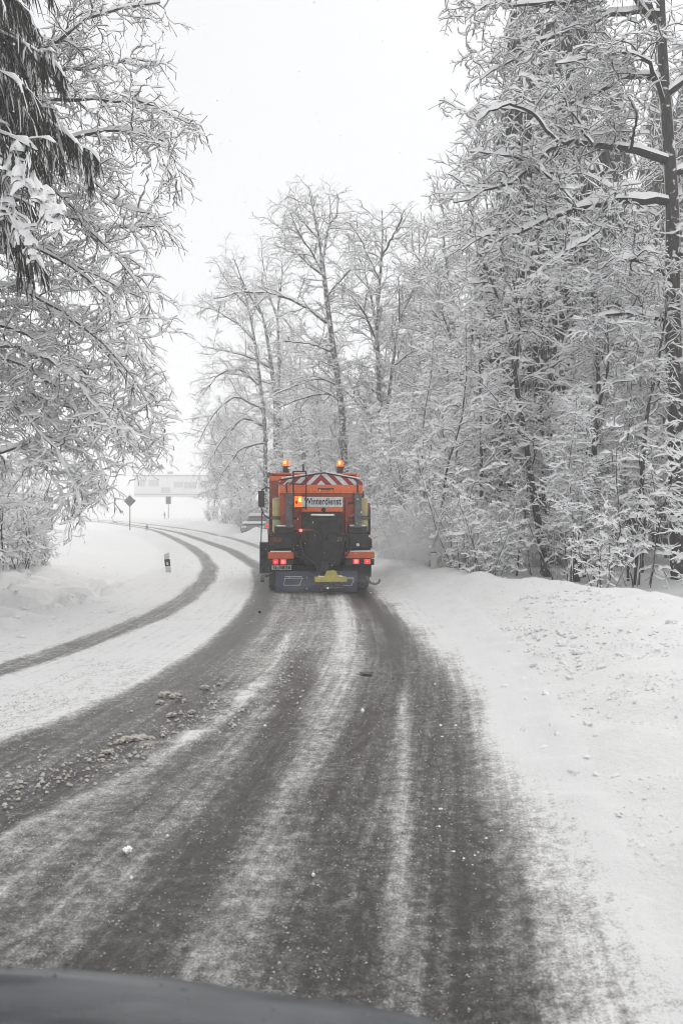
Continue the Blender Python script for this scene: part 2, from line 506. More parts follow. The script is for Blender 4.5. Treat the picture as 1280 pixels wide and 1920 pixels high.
tag(link_mesh('road', me, M['road']), kind='structure')
# ------------------------------------------------------------------ the winter-service truck
def paint(name, c, grime=(0.034, 0.030, 0.027), amount=.5, rough=.42):
    """vehicle paint under road film: grime thickens in patches and low down, where the spray reaches"""
    m, n, p = new_mat(name)
    c0 = n.nodes.new('ShaderNodeTexCoord')
    sp = n.nodes.new('ShaderNodeSeparateXYZ'); n.links.new(c0.outputs['Object'], sp.inputs[0])
    t = n.nodes.new('ShaderNodeTexNoise'); t.inputs['Scale'].default_value = 3.5; t.inputs['Detail'].default_value = 8; t.inputs['Roughness'].default_value = .65
    n.links.new(c0.outputs['Object'], t.inputs['Vector'])
    z = n.nodes.new('ShaderNodeMapRange'); z.inputs['From Min'].default_value = 2.3; z.inputs['From Max'].default_value = .6
    z.inputs['To Min'].default_value = -.22; z.inputs['To Max'].default_value = .55
    n.links.new(sp.outputs['Z'], z.inputs['Value'])
    a = n.nodes.new('ShaderNodeMath'); a.operation = 'ADD'; n.links.new(t.outputs['Fac'], a.inputs[0]); n.links.new(z.outputs[0], a.inputs[1])
    r = n.nodes.new('ShaderNodeMapRange'); r.inputs['From Min'].default_value = .35; r.inputs['From Max'].default_value = .95; r.inputs['To Max'].default_value = amount * 1.6
    n.links.new(a.outputs[0], r.inputs['Value'])
    mx = n.nodes.new('ShaderNodeMixRGB'); mx.inputs['Color1'].default_value = (*c, 1); mx.inputs['Color2'].default_value = (*grime, 1)
    n.links.new(r.outputs[0], mx.inputs['Fac'])
    sa, _ = noise_mix(n, 9, (0, 0, 0), (.42, .42, .42), .50, .80, 8)                      # dried salt film
    m2 = n.nodes.new('ShaderNodeMixRGB'); m2.inputs['Color2'].default_value = (.33, .31, .29, 1)
    n.links.new(sa.outputs[0], m2.inputs['Fac']); n.links.new(mx.outputs[0], m2.inputs['Color1'])
    n.links.new(m2.outputs[0], p.inputs['Base Color'])
    rr = n.nodes.new('ShaderNodeMapRange'); rr.inputs['To Min'].default_value = rough; rr.inputs['To Max'].default_value = .9
    n.links.new(r.outputs[0], rr.inputs['Value']); n.links.new(rr.outputs[0], p.inputs['Roughness'])
    return m
M['orange'] = paint('orange_paint', (0.46, 0.060, 0.016), amount=.70)
M['orange_clean'] = paint('orange_paint_clean', (0.80, 0.15, 0.028), amount=.2)
M['red_orange'] = paint('shaded_cab_paint', (0.30, 0.065, 0.035), amount=.7)  # truck orange darkened, with the cab's shade put into the colour
M['maroon'] = paint('maroon_paint', (0.20, 0.018, 0.018), amount=.5)
M['soot'] = simple('sooty_steel', (0.016, 0.016, 0.016), (0.042, 0.040, 0.038), rough=.7, scale=9)
M['steel'] = simple('grimy_steel', (0.16, 0.165, 0.17), (0.07, 0.07, 0.072), rough=.55, scale=8)
M['black'] = simple('black_paint', (0.014, 0.014, 0.015), (0.03, 0.03, 0.03), rough=.5, scale=8)
M['rubber'] = simple('tyre_rubber', (0.022, 0.022, 0.022), (0.10, 0.10, 0.10), rough=.85, scale=7, lo=.45, hi=.75)
M['blue_flap'] = simple('blue_tarpaulin', (0.030, 0.042, 0.105), (0.075, 0.080, 0.095), rough=.6, scale=5, lo=.35, hi=.75)
M['yellow'] = simple('yellow_plastic', (0.62, 0.50, 0.07), (0.42, 0.36, 0.12), rough=.5, scale=7)
M['tank'] = simple('pale_yellow_tank', (0.58, 0.52, 0.24), (0.38, 0.34, 0.20), rough=.5, scale=5)
M['white_refl'] = simple('white_film', (0.72, 0.74, 0.73), (0.55, 0.57, 0.56), rough=.5, scale=8)
M['red_refl'] = simple('red_film', (0.36, 0.015, 0.025), (0.26, 0.015, 0.02), rough=.5, scale=8)
M['letter'] = simple('black_lettering', (0.010, 0.010, 0.012), (0.02, 0.02, 0.02), rough=.6)
M['amber'] = simple('amber_dome', (0.75, 0.16, 0.01), (0.8, 0.2, 0.02), rough=.3, emit=(1.0, .13, .008), es=.85)
M['amber_hot'] = simple('amber_bulb', (0.9, 0.4, 0.08), (0.9, 0.4, 0.08), rough=.3, emit=(1.0, .42, .10), es=3.0)
M['tail'] = simple('tail_lamp', (0.4, 0.01, 0.015), (0.3, 0.01, 0.01), rough=.3, emit=(1.0, .03, .035), es=1.1)
M['tail_hot'] = simple('brake_lamp', (0.6, 0.02, 0.02), (0.6, 0.02, 0.02), rough=.3, emit=(1.0, .12, .12), es=2.2)
M['plate'] = simple('number_plate', (0.42, 0.42, 0.40), (0.16, 0.155, 0.15), rough=.6, scale=14)
M['glass'] = simple('dark_glass', (0.02, 0.022, 0.024), (0.03, 0.03, 0.032), rough=.12)
M['load_snow'] = M['branch_snow']

TD, TYAW = 16.7, math.radians(5.1)
TX = (602 - 640) / F_PX * TD
truck = empty('winter_service_truck', (TX, TD, gz(TX, TD) + .012), TYAW)
tag(truck, 'orange winter service truck with gritting hopper, seen from behind on the road', 'truck')
def lx(px): return (px - 602) / 86.2
def lz(py): return (1112 - py) / 86.2
T = truck

# chassis and wheels
m = MB()
for s in (-1, 1): m.box((s * .42, 2.55, .78), (.09, 5.0, .22), .01)
for y in (.25, 1.3, 2.4, 4.2): m.box((0, y, .78), (.84, .10, .16), .01)
m.box((0, .12, .86), (2.0, .12, .16), .015)
m.cyl((-.9, .95, .50), (.9, .95, .50), .09, n=10); m.cyl((-.9, 4.05, .50), (.9, 4.05, .50), .09, n=10)
m.box((-.78, 2.2, .72), (.42, .9, .42), .03); m.box((.78, 2.2, .72), (.42, .9, .42), .03)
m.build('chassis', M['soot'], T)
def tyre(x, y, w, r=.50):
    t = MB(); 
    prof = [(r * .58, 0), (r * .93, 0), (r, .18), (r, .82), (r * .93, 1), (r * .58, 1)]
    n = 28
    vs = [[t.bm.verts.new((x - w / 2 + w * q, y + rr * math.cos(6.2832 * k / n), r + rr * math.sin(6.2832 * k / n))) for rr, q in prof] for k in range(n)]
    for k in range(n):
        a, b = vs[k], vs[(k + 1) % n]
        for i in range(len(prof)): t.bm.faces.new((a[i], a[(i + 1) % 6], b[(i + 1) % 6], b[i]))
    for k in range(0, n):
        an = 6.2832 * (k + .5) / n
        t.box((x, y + (r + .004) * math.cos(an), r + (r + .004) * math.sin(an)), (w * .8, .035, .035), 0, (-math.pi / 2 + an, 0, 0))
    o = t.build('wheel', M['rubber'], T)
    h = MB(); h.cyl((x - w * .36, y, r), (x + w * .36, y, r), r * .585, n=20); h.cyl((x - w * .5, y, r), (x + w * .5, y, r), r * .24, n=12)
    h.build('rim', M['steel'], o)
for s in (-1, 1):
    tyre(s * .90, .95, .46); tyre(s * .93, 4.05, .34)

# cab
def cab_profile(): return [(2.75, .75), (2.75, 2.56), (2.86, 2.70), (4.35, 2.72), (4.62, 2.60), (4.86, 1.62), (4.95, 1.40), (4.95, .62), (3.3, .62)]
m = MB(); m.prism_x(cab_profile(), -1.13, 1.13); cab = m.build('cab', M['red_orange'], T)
m = MB(); m.box((0, 3.55, 2.745), (2.22, 1.45, .05), .02); m.box((0, 2.742, 2.62), (2.28, .03, .12), .01)
m.build('roof', M['orange_clean'], cab)
for s in (-1, 1):
    m = MB(); m.prism_x([(3.35, 1.62), (3.35, 2.4), (4.3, 2.4), (4.6, 1.62)], s * 1.131, s * 1.136); m.build('side_window', M['glass'], cab)
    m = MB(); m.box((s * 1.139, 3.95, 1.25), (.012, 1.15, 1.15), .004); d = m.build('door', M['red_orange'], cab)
m = MB(); m.prism_x([(4.70, 2.42), (4.885, 1.66), (4.89, 1.66), (4.705, 2.42)], -1.0, 1.0); m.build('windscreen', M['glass'], cab)
m = MB(); m.box((0, 2.742, 2.05), (1.3, .012, .55), .004); m.build('rear_window', M['glass'], cab)
for s in (-1, 1):
    m = MB(); m.path([(s * 1.10, 4.3, 2.43), (s * 1.24, 4.3, 2.45), (s * 1.345, 4.3, 2.38), (s * 1.36, 4.3, 2.2), (s * 1.36, 4.3, 1.90), (s * 1.30, 4.3, 1.72), (s * 1.11, 4.3, 1.58)], .018)
    a = m.build('mirror_arm', M['black'], T)
    m = MB(); m.box((s * 1.355, 4.25, 2.14), (.17, .10, .44), .03); m.build('mirror_housing', M['black'], a)
    m = MB(); m.box((s * 1.355, 4.197, 2.14), (.14, .006, .40), 0); m.build('mirror_glass', M['glass'], a)
# horn on the cab roof corner
m = MB(); m.cyl((-1.13, 2.95, 2.70), (-1.13, 2.78, 2.70), .05, .075); m.cyl((-1.13, 3.1, 2.70), (-1.13, 2.95, 2.70), .035); m.build('horn', M['steel'], T, True)
# beacons
for x in (-.71, .69):
    m = MB(); m.cyl((x, 3.2, 2.765), (x, 3.2, 2.93), .085, .080, 18); m.cyl((x, 3.2, 2.93), (x, 3.2, 2.955), .092, n=18); b = m.build('beacon', M['black'], T, True)
    m = MB(); m.cyl((x, 3.2, 2.956), (x, 3.2, 3.10), .082, .074, 18); m.ball((x, 3.2, 3.10), .073, 2, (1, 1, .5)); m.build('dome', M['amber'], b, True)
    m = MB(); m.box((x - .02, 3.112, 3.05), (.06, .012, .085), .004); m.build('bulb', M['amber_hot'], b)

# hopper: wide top, tapering towards the conveyor
m = MB()
HY0, HY1 = .02, 2.55
prof = [(-.90, 2.17), (.90, 2.17), (.86, 1.30), (.55, .98), (-.55, .98), (-.86, 1.30)]
m.prism(prof, HY0 + .05, HY1)
hop = m.build('hopper', M['orange'], T)
m = MB(); m.prism([(-.91, 2.165), (.91, 2.165), (.91, 2.345), (-.91, 2.345)], HY0 - .03, HY1 + .02); m.build('top_band', M['orange_clean'], hop)
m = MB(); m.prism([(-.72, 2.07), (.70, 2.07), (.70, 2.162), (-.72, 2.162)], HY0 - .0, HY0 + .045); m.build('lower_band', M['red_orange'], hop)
for x in (-.69, .80):
    m = MB(); m.box((x, HY0 - .005, 1.79), (.15, .09, .75), .012); 
    for k in range(5): m.box((x, HY0 - .055, 1.50 + k * .145), (.11, .012, .03), .003)
    m.build('corner_post', M['steel'], hop)
for x in (-.45, -.15, .2, .55):
    m = MB(); m.box((x, HY0 + .03, 1.55), (.05, .05, .95), .008); m.build('rib', M['orange'], hop)
for z in (1.95, 1.62, 1.34):
    for x in (-.58, .66): MB().box((x, HY0 + .035, z), (.10, .05, .05), .01).build('hinge', M['soot'], hop)
for x in np.linspace(-.84, .84, 13): MB().cyl((x, HY0 - .042, 2.20), (x, HY0 - .028, 2.20), .012, n=8).build('bolt', M['steel'], hop)
MB().box((.10, HY0 - .05, 2.255), (.34, .03, .03), .01).build('grab_handle', M['soot'], hop)
# gable with warning stripes
def clip(poly, a, b, c):
    """keep a*x+b*z<=c"""
    out = []
    for i in range(len(poly)):
        p, q = poly[i], poly[(i + 1) % len(poly)]
        fp, fq = a * p[0] + b * p[1] - c, a * q[0] + b * q[1] - c
        if fp <= 0: out.append(p)
        if fp * fq < 0:
            t = fp / (fp - fq); out.append((p[0] + t * (q[0] - p[0]), p[1] + t * (q[1] - p[1])))
    return out
ZB, ZE, ZP = 2.347, 2.445, 2.595
m = MB(); m.prism([(-.91, ZB), (.91, ZB), (.91, ZE), (.06, ZP), (-.91, ZE)], HY0 - .02, HY0 + .03)
gab = m.build('stripe_board', M['red_refl'], T)
for s in (-1, 1):
    half = [(0, ZB), (s * .91, ZB), (s * .91, ZE), (.06 if s > 0 else 0, ZP if s > 0 else ZP - .01), (0, ZP - .01)]
    for q0, q1 in ((-.2, .095), (.235, .35), (.475, .60), (.72, .83), (.95, 1.06)):
        pl = clip(clip(half, s, 1, ZB + q1), -s, -1, -(ZB + q0))
        if len(pl) >= 3:
            m = MB(); m.prism(pl, HY0 - .024, HY0 - .0202); m.build('white_stripe', M['white_refl'], gab)
# tarp roof, rails, snow
m = MB(); m.prism([(-.90, ZE - .01), (.06, ZP - .012), (.90, ZE - .01), (.90, ZB), (-.90, ZB)], HY0 + .032, HY1); m.build('tarpaulin', M['black'], hop)
m = MB(); m.path([(-.915, HY0 - .03, ZE), (.06, HY0 - .035, ZP + .012), (.77, HY0 - .035, ZE + .03), (.79, HY0 - .06, ZE - .05), (.79, HY0 - .06, 2.17)], .016)
m.path([(-.74, HY0 - .06, 2.16), (-.76, HY0 - .06, 2.36), (-.70, HY0 - .06, 2.40)], .014); m.build('tarp_rail', M['black'], hop)
m = MB(); m.box((-.50, 1.2, 2.545), (.72, 2.3, .035), .015, (0, -.15, 0)); m.box((.52, 1.2, 2.545), (.72, 2.3, .04), .015, (0, .18, 0)); m.build('snow_load', M['load_snow'], hop)
# warning sign
sg = MB().box((lx(604), -.075, lz(942)), (.885, .02, .215), .004).build('warning_sign', M['white_refl'], T)
MB().box((lx(604), -.075, lz(956)), (.885, .022, .10), .004).build('sign_strip', M['orange_clean'], sg)
cu = bpy.data.curves.new('lettering', 'FONT'); cu.body = 'Winterdienst'; cu.size = .185; cu.align_x = 'CENTER'; cu.align_y = 'CENTER'; cu.extrude = .0015; cu.offset = .0035; cu.space_character = 1.02
tmp = bpy.data.objects.new('lettering', cu); COL.objects.link(tmp)
bpy.context.view_layer.update()
me = bpy.data.meshes.new_from_object(tmp.evaluated_get(bpy.context.evaluated_depsgraph_get()))
bpy.data.objects.remove(tmp)
co = np.zeros(len(me.vertices) * 3, np.float32); me.vertices.foreach_get('co', co); co = co.reshape(-1, 3)
sxl = .80 / (co[:, 0].max() - co[:, 0].min())
nv = np.stack([co[:, 0] * sxl + lx(604.5), -.0875 - co[:, 2], co[:, 1] * 1.08 + lz(941.5)], 1)
me.vertices.foreach_set('co', nv.astype(np.float32).ravel()); me.update()
me.materials.clear()
link_mesh('lettering', me, M['letter'], sg)
sp = MB().cyl((lx(606), -.10, 1.80), (lx(606), -.06, 1.80), .05, n=12).build('work_lamp', M['soot'], T)
# lit amber lamp beside the sign
m = MB(); m.box((lx(559), -.06, lz(941)), (.165, .05, .25), .01); al = m.build('warning_lamp', M['amber'], T)
m = MB(); m.box((lx(561.5), -.09, lz(938)), (.055, .012, .10), .004); m.build('bulb', M['amber_hot'], al)
m = MB(); m.box((lx(556), -.09, lz(943)), (.05, .012, .06), .004); m.build('reflector', M['red_refl'], al)
# ladder in front of it
m = MB()
xl, xr, yl = lx(549.5), lx(573), -.17
m.path([(xl, yl, lz(975)), (xl, yl, lz(886)), (xr, yl, lz(886)), (xr, yl, lz(957))], .017)
m.build('ladder', M['black'], T)
lad = T.children[-1]
for py in (909, 930, 953): MB().cyl((xl, yl, lz(py)), (xr, yl, lz(py)), .013, n=8).build('rung', M['black'], lad)
MB().cyl((lx(568), yl, lz(887)), (lx(568), yl, lz(872)), .020, .014, n=8).build('antenna', M['black'], lad)
# brine tanks on both sides
for s in (-1, 1):
    for z, h in ((1.86, .42), (1.45, .30)):
        m = MB(); m.box((s * .955, 1.15, z), (.20, 1.9, h), .06); m.build('brine_tank', M['tank'], T, True)
    MB().box((s * .955, .18, 1.625), (.23, .05, .04), .005).build('tank_strap', M['steel'], T); MB().box((s * .955, 1.2, 1.625), (.23, .05, .04), .005).build('tank_strap', M['steel'], T)
# sooty conveyor housing and spreader drive
m = MB(); m.prism([(-.44, 1.74), (.46, 1.74), (.40, .62), (-.36, .62)], -.13, .04); m.box((.02, -.15, 1.62), (.62, .06, .12), .01)
m.box((-.20, -.16, 1.15), (.20, .09, .30), .02); m.box((.22, -.16, 1.18), (.22, .08, .22), .02); m.build('conveyor_housing', M['soot'], T)
MB().cyl((.10, -.28, 1.05), (.10, -.16, 1.05), .11, n=16).build('gearbox', M['soot'], T, True)
m = MB(); m.cyl((-.22, -.24, .92), (-.22, -.14, .92), .08, n=14); m.build('spreader_drive', M['soot'], T, True)
MB().cyl((.02, -.2, .60), (.06, -.35, .42), .16, .11, 14).build('chute', M['soot'], T, True)
m = MB(); m.path([(-.40, -.15, 1.35), (-.46, -.2, 1.1), (-.38, -.22, .8), (-.12, -.3, .62)], .022); m.build('hose', M['black'], T)
m = MB(); m.path([(.42, -.15, 1.5), (.50, -.2, 1.2), (.40, -.22, .85), (.2, -.3, .6)], .02); m.build('hose', M['black'], T)
for s, mt in ((-1, 'soot'), (1, 'soot')):
    m = MB(); m.box((s * .78, .14, 1.12), (.52, .30, .32), .03); m.box((s * .80, .10, 1.36), (.42, .2, .16), .02); m.build('equipment_box', M[mt], T)
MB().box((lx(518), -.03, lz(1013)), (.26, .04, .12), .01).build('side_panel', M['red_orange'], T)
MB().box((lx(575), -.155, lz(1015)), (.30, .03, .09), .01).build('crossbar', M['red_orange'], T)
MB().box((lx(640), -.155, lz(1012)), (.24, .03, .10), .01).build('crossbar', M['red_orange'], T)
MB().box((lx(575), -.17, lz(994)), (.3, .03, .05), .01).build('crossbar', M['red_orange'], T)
MB().cyl((lx(563), -.23, lz(995)), (lx(563), -.17, lz(995)), .035, n=12).build('marker_lamp', M['tail_hot'], T)
MB().cyl((lx(670), -.12, lz(1022)), (lx(670), -.05, lz(1022)), .035, n=12).build('reversing_lamp', M['white_refl'], T)
# mudguards, lamps, plate
for a, b in ((503, 551), (646, 702)):
    s = -1 if a < 602 else 1
    m = MB(); c = (lx(a) + lx(b)) / 2; w = lx(b) - lx(a)
    n = 9
    pr = [(.95 + .62 * math.cos(math.radians(200 - 220 * k / n)), .52 + .62 * math.sin(math.radians(200 - 220 * k / n))) for k in range(n + 1)]
    inner = [(.95 + .60 * math.cos(math.radians(200 - 220 * k / n)), .52 + .60 * math.sin(math.radians(200 - 220 * k / n))) for k in range(n + 1)]
    m.box((c, -.02, .815), (w, .10, .145), .025); mgd = m.build('mudguard', M['orange_clean'], T)
    m = MB(); m.prism_x(pr + inner[::-1], c - w / 2 + .02, c + w / 2 - .02); m.build('wheel_arch', M['soot'], mgd)
    m = MB(); m.box((c, -.02, .665), (w * .98, .09, .135), .02); hz = m.build('lamp_housing', M['soot'], T)
for px, hot, w in ((517, 0, .11), (531, 1, .125), (667, 1, .125), (688, 0, .13)):
    MB().box((lx(px), -.072, lz(1053.5)), (w, .03, .105), .012).build('tail_lamp', M['tail'], T)
    if hot: MB().ball((lx(px), -.085, lz(1053.5)), .045, 2, (1, .4, 1)).build('brake_bulb', M['tail_hot'], T, True)
    else: MB().ball((lx(px), -.085, lz(1053.5)), .022, 2, (1, .4, 1)).build('tail_bulb', M['tail_hot'], T, True)
pl = MB().box((lx(528), -.085, lz(1064)), (.42, .012, .098), .004).build('number_plate', M['plate'], T)
for i in range(9):
    if i in (2,): continue
    MB().box((lx(528) - .165 + i * .041, -.0925, lz(1064)), (.013 + .010 * (i % 3), .003, .060), 0).build('smudged_character', M['letter'], pl)
# blue flaps with framed panels
for a, b in ((517, 600), (604, 669)):
    m = MB(); m.box(((lx(a) + lx(b)) / 2, -.055, .245), (lx(b) - lx(a), .022, .45), .004); fl = m.build('mud_flap', M['blue_flap'], T)
    fr = [(534, 1084, 566, 1097)] if a == 517 else [(628, 1086, 663, 1098)]
    for x0, y0, x1, y1 in fr:
        m = MB(); X0, X1, Z0, Z1 = lx(x0), lx(x1), lz(y1), lz(y0); q = -.072
        m.path([(X0 - .02 if a == 517 else X0, q, Z0), (X0, q, Z1), (X1, q, Z1), (X1 - .05, q, Z0), (X0, q, Z0)], .007, 6); m.cyl((X0, q, Z1 + .035), (X1, q, Z1 + .035), .007, n=6); m.build('flap_frame', M['white_refl'], fl)
# yellow spreader cover and disc
m = MB(); m.prism([(lx(588), lz(1088.5)), (lx(646), lz(1088.5)), (lx(646), lz(1080)), (lx(630), lz(1079)), (lx(626), lz(1068.5)), (lx(609), lz(1068.5)), (lx(606), lz(1079)), (lx(588), lz(1080))], -.55, -.16)
bmesh.ops.bevel(m.bm, geom=list(m.bm.edges), offset=.012, segments=1, affect='EDGES')
m.build('spreader_cover', M['yellow'], T)
m = MB(); m.cyl((lx(617), -.38, .15), (lx(617), -.38, .17), .29, n=24); m.cyl((lx(617), -.38, .17), (lx(617), -.38, .27), .05, n=10)
for k in range(6): m.box((lx(617) + .17 * math.cos(k * 1.047), -.38 + .17 * math.sin(k * 1.047), .20), (.20, .012, .05), 0, (0, 0, k * 1.047))
m.build('spreader_disc', M['steel'], T)
# caked snow on ledges
for x, y, z, w, dd in ((lx(527), .0, .893, .44, .07), (lx(674), .0, .893, .50, .07), (-.78, .10, 1.452, .36, .16), (.80, .10, 1.452, .34, .16), (.02, -.16, 1.69, .5, .05), (lx(617), -.36, lz(1079.5), .5, .2)):
    m = MB(); m.box((x, y, z), (w, dd, .032), .012)
    for v in m.bm.verts: v.co += Vector((rnd(-.012, .012), rnd(-.008, .008), rnd(-.006, .010)))
    m.build('caked_snow', M['load_snow'], T, True)
for s in (-1, 1):
    m = MB(); m.path([(s * .62, -.02, 1.25), (s * .66, -.09, 1.0), (s * .52, -.10, .78), (s * .36, -.12, .72)], .016); m.build('cable', M['black'], T)
# side-blade gear on the right, front plough and marker poles
m = MB(); m.prism_x([(.55, .95), (.55, 1.75), (.62, 1.96), (.70, 1.75), (1.5, 1.0), (1.5, .9)], 1.10, 1.15); m.build('side_blade', M['maroon'], T)
m = MB(); m.box((1.03, .55, 1.50), (.15, .5, .42), .02); m.build('valve_box', M['soot'], T)
m = MB(); m.box((1.03, .28, 1.22), (.16, .12, .05), .01); m.build('snow_load', M['load_snow'], T)
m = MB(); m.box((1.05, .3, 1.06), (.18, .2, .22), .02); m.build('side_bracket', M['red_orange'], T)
m = MB(); m.path([(1.02, .2, .30), (1.10, .15, .19), (1.20, .1, .17), (1.27, .08, .20), (1.30, .08, .27)], .026); m.build('scraper_arm', M['steel'], T)
m = MB(); m.path([(-1.05, .2, .42), (-1.2, .1, .36)], .025); m.cyl((-1.31, .1, .32), (-1.23, .1, .32), .085, n=14); m.build('guide_roller', M['steel'], T)
m = MB()
pf = [(5.55 + .28 * math.cos(a) - .0, .48 + .46 * math.sin(a)) for a in np.linspace(-2.0, 1.9, 9)]
pi = [(y + .03, z) for y, z in pf]
m.prism_x(pf + pi[::-1], -1.42, 1.42); m.box((0, 5.2, .5), (1.0, .4, .3), .03); m.build('snow_plough', M['steel'], T)
for s in (-1, 1):
    m = MB(); m.cyl((s * 1.38, 5.3, .85), (s * 1.36, 5.3, 1.62), .016, n=8); po = m.build('marker_pole', M['black'], T)
    m = MB(); m.cyl((s * 1.36, 5.3, 1.60), (s * 1.355, 5.3, 1.80), .022, n=8); m.build('red_tip', M['red_refl'], po)
MB().cyl((-1.22, 2.9, 1.42), (-1.16, 2.9, 1.42), .05, n=12).build('side_marker', M['tail'], T)
m = MB(); m.path([(-1.14, 2.65, .62), (-1.16, 2.6, 1.35)], .015); m.build('grab_rail', M['black'], T)
# ------------------------------------------------------------------ snow-laden trees
def norm(v): return v / np.maximum(np.linalg.norm(v, axis=-1, keepdims=True), 1e-9)
ZUP = np.array([0, 0, 1.0])

def frames(P):
    T = np.empty_like(P)
    T[:, 1:-1] = P[:, 2:] - P[:, :-2]; T[:, 0] = P[:, 1] - P[:, 0]; T[:, -1] = P[:, -1] - P[:, -2]
    T = norm(T)
    ref = np.where(np.abs(T[..., 2:3]) > 0.97, np.array([0.31, 0.95, 0]), ZUP)
    B = norm(ref - (ref * T).sum(-1, keepdims=True) * T)
    Aa = np.cross(T, B)
    return T, Aa, B

def strips(R):
    """R (N,K,S,3) -> vertices, quads between neighbouring S within each K step (open profile)"""
    N, K, Sn, _ = R.shape
    n, k, s = np.meshgrid(np.arange(N), np.arange(K - 1), np.arange(Sn - 1), indexing='ij')
    b = n * K * Sn + k * Sn + s
    return R.reshape(-1, 3), np.stack([b, b + 1, b + Sn + 1, b + Sn], -1).reshape(-1, 4)

def rings(R):
    N, K, Sn, _ = R.shape
    n, k, s = np.meshgrid(np.arange(N), np.arange(K - 1), np.arange(Sn), indexing='ij')
    o = n * K * Sn + k * Sn
    a, b = o + s, o + (s + 1) % Sn
    return R.reshape(-1, 3), np.stack([a, b, b + Sn, a + Sn], -1).reshape(-1, 4)

class Acc:
    def __init__(s): s.v, s.f, s.n = [], [], 0
    def add(s, v, f):
        s.v.append(v); s.f.append(f + s.n); s.n += len(v)
    def mesh(s, name, base=None, smooth=False):
        V = np.concatenate(s.v)
        if base is not None: V = V - base
        return np_mesh(name, V, np.concatenate(s.f), smooth)

def add_bark(acc, P, R, sides):
    T, Aa, B = frames(P)
    if sides == 2:                                   # finest twigs: an open trough under the snow
        w, h = R[:, :, None] * np.array([-1.0, 0, 1.0]), R[:, :, None] * np.array([.5, -1.1, .5])
        acc.add(*strips(P[:, :, None] + w[..., None] * Aa[:, :, None] + h[..., None] * B[:, :, None]))
        return
    an = -math.pi / 2 + 2 * math.pi * np.arange(sides) / sides
    ring = P[:, :, None] + R[:, :, None, None] * (np.cos(an)[:, None] * Aa[:, :, None] + np.sin(an)[:, None] * B[:, :, None])
    acc.add(*rings(ring))

def add_snow(acc, P, R, hgt, wid, prof=3, lumpy=.5, sparse=0.0, g=None):
    """a loaf of snow lying along the upper side of each branch"""
    g = g or rng
    T, Aa, B = frames(P)
    flat = np.sqrt(np.clip(1 - T[..., 2] ** 2, 0, 1))
    N, K = R.shape
    lm = np.exp(g.normal(0, lumpy, (N, K)))
    h = (hgt * np.clip(lm, .25, 2.6) * flat ** 1.3)
    if sparse > 0: h = h * (g.random((N, K)) > sparse * (1.3 - flat))
    w = np.maximum(R * 1.08, wid * np.clip(lm, .5, 1.5) * flat)
    h[:, -1] *= 0.5; w[:, -1] *= 0.7; w[:, 0] *= .8
    if prof == 3:
        prx, prz = np.array([-1, 0, 1.0]), np.array([-.1, 1, -.1])
    else:
        prx, prz = np.array([-1.0, -.86, 0, .86, 1.0]), np.array([-.15, .62, 1.0, .62, -.15])
    low = R * 0.55
    ring = (P[:, :, None] + (w[:, :, None] * prx)[..., None] * Aa[:, :, None]
            + ((low[:, :, None]) + (R * .5 + h)[:, :, None] * prz)[..., None] * (0.55 * B[:, :, None] + 0.45 * ZUP))
    acc.add(*strips(ring))

def grow(P0, D0, Ln, K, trop0, trop1, wig, g):
    """curved branches: P0 (N,3) starts, D0 (N,3) directions, Ln (N,) lengths; negative tropism hangs down"""
    N = len(P0)
    P = np.empty((N, K, 3)); P[:, 0] = P0
    D = norm(D0)
    for k in range(1, K):
        t = k / (K - 1)
        D = norm(D + (trop0 + (trop1 - trop0) * t) / (K - 1) * ZUP + g.normal(0, wig / math.sqrt(K - 1), (N, 3)))
        P[:, k] = P[:, k - 1] + D * (Ln / (K - 1))[:, None]
    return P

def spawn(P, R, n, t0, t1, ang, angsd, g, flatten=0.35, side=None):
    """n children on every parent -> start, direction, parent radius, t"""
    N, K, _ = P.shape
    n = np.broadcast_to(np.asarray(n), (N,)).astype(int)
    par = np.repeat(np.arange(N), n)
    m = len(par)
    first = np.repeat(np.cumsum(n) - n, n)
    j = np.arange(m) - first
    t = t0 + (t1 - t0) * (j + g.random(m)) / np.maximum(n[par], 1)
    s = t * (K - 1); i = np.clip(s.astype(int), 0, K - 2); u = (s - i)[:, None]
    p = P[par, i] * (1 - u) + P[par, i + 1] * u
    r = R[par, i] * (1 - u[:, 0]) + R[par, i + 1] * u[:, 0]
    tan = norm(P[par, i + 1] - P[par, i])
    ref = np.where(np.abs(tan[:, 2:3]) > 0.9, np.array([1.0, 0.1, 0]), ZUP)
    b = norm(ref - (ref * tan).sum(-1, keepdims=True) * tan); a = np.cross(tan, b)
    az = j * 2.39996 + g.uniform(0, 6.28, N)[par] + g.normal(0, .5, m)
    c, sn = np.cos(az), np.sin(az) * (1 - flatten)
    d = norm(c[:, None] * a + sn[:, None] * b)
    th = g.normal(ang, angsd, m)
    d = np.cos(th)[:, None] * tan + np.sin(th)[:, None] * d
    return p, norm(d), r, t, par

def taper(r0, r1, K): return r0[:, None] * (1 - np.linspace(0, 1, K)) + r1[:, None] * np.linspace(0, 1, K)

def poly(pts, K):
    """resample guide points to a smooth K-point path"""
    p = np.asarray(pts, float)
    s = np.concatenate([[0], np.cumsum(np.linalg.norm(np.diff(p, axis=0), axis=1))])
    q = np.linspace(0, s[-1], K)
    out = np.stack([np.interp(q, s, p[:, i]) for i in range(3)], 1)
    if K > 6:
        sm = out.copy(); sm[1:-1] = (out[:-2] + 2 * out[1:-1] + out[2:]) / 4; out = sm
    return out

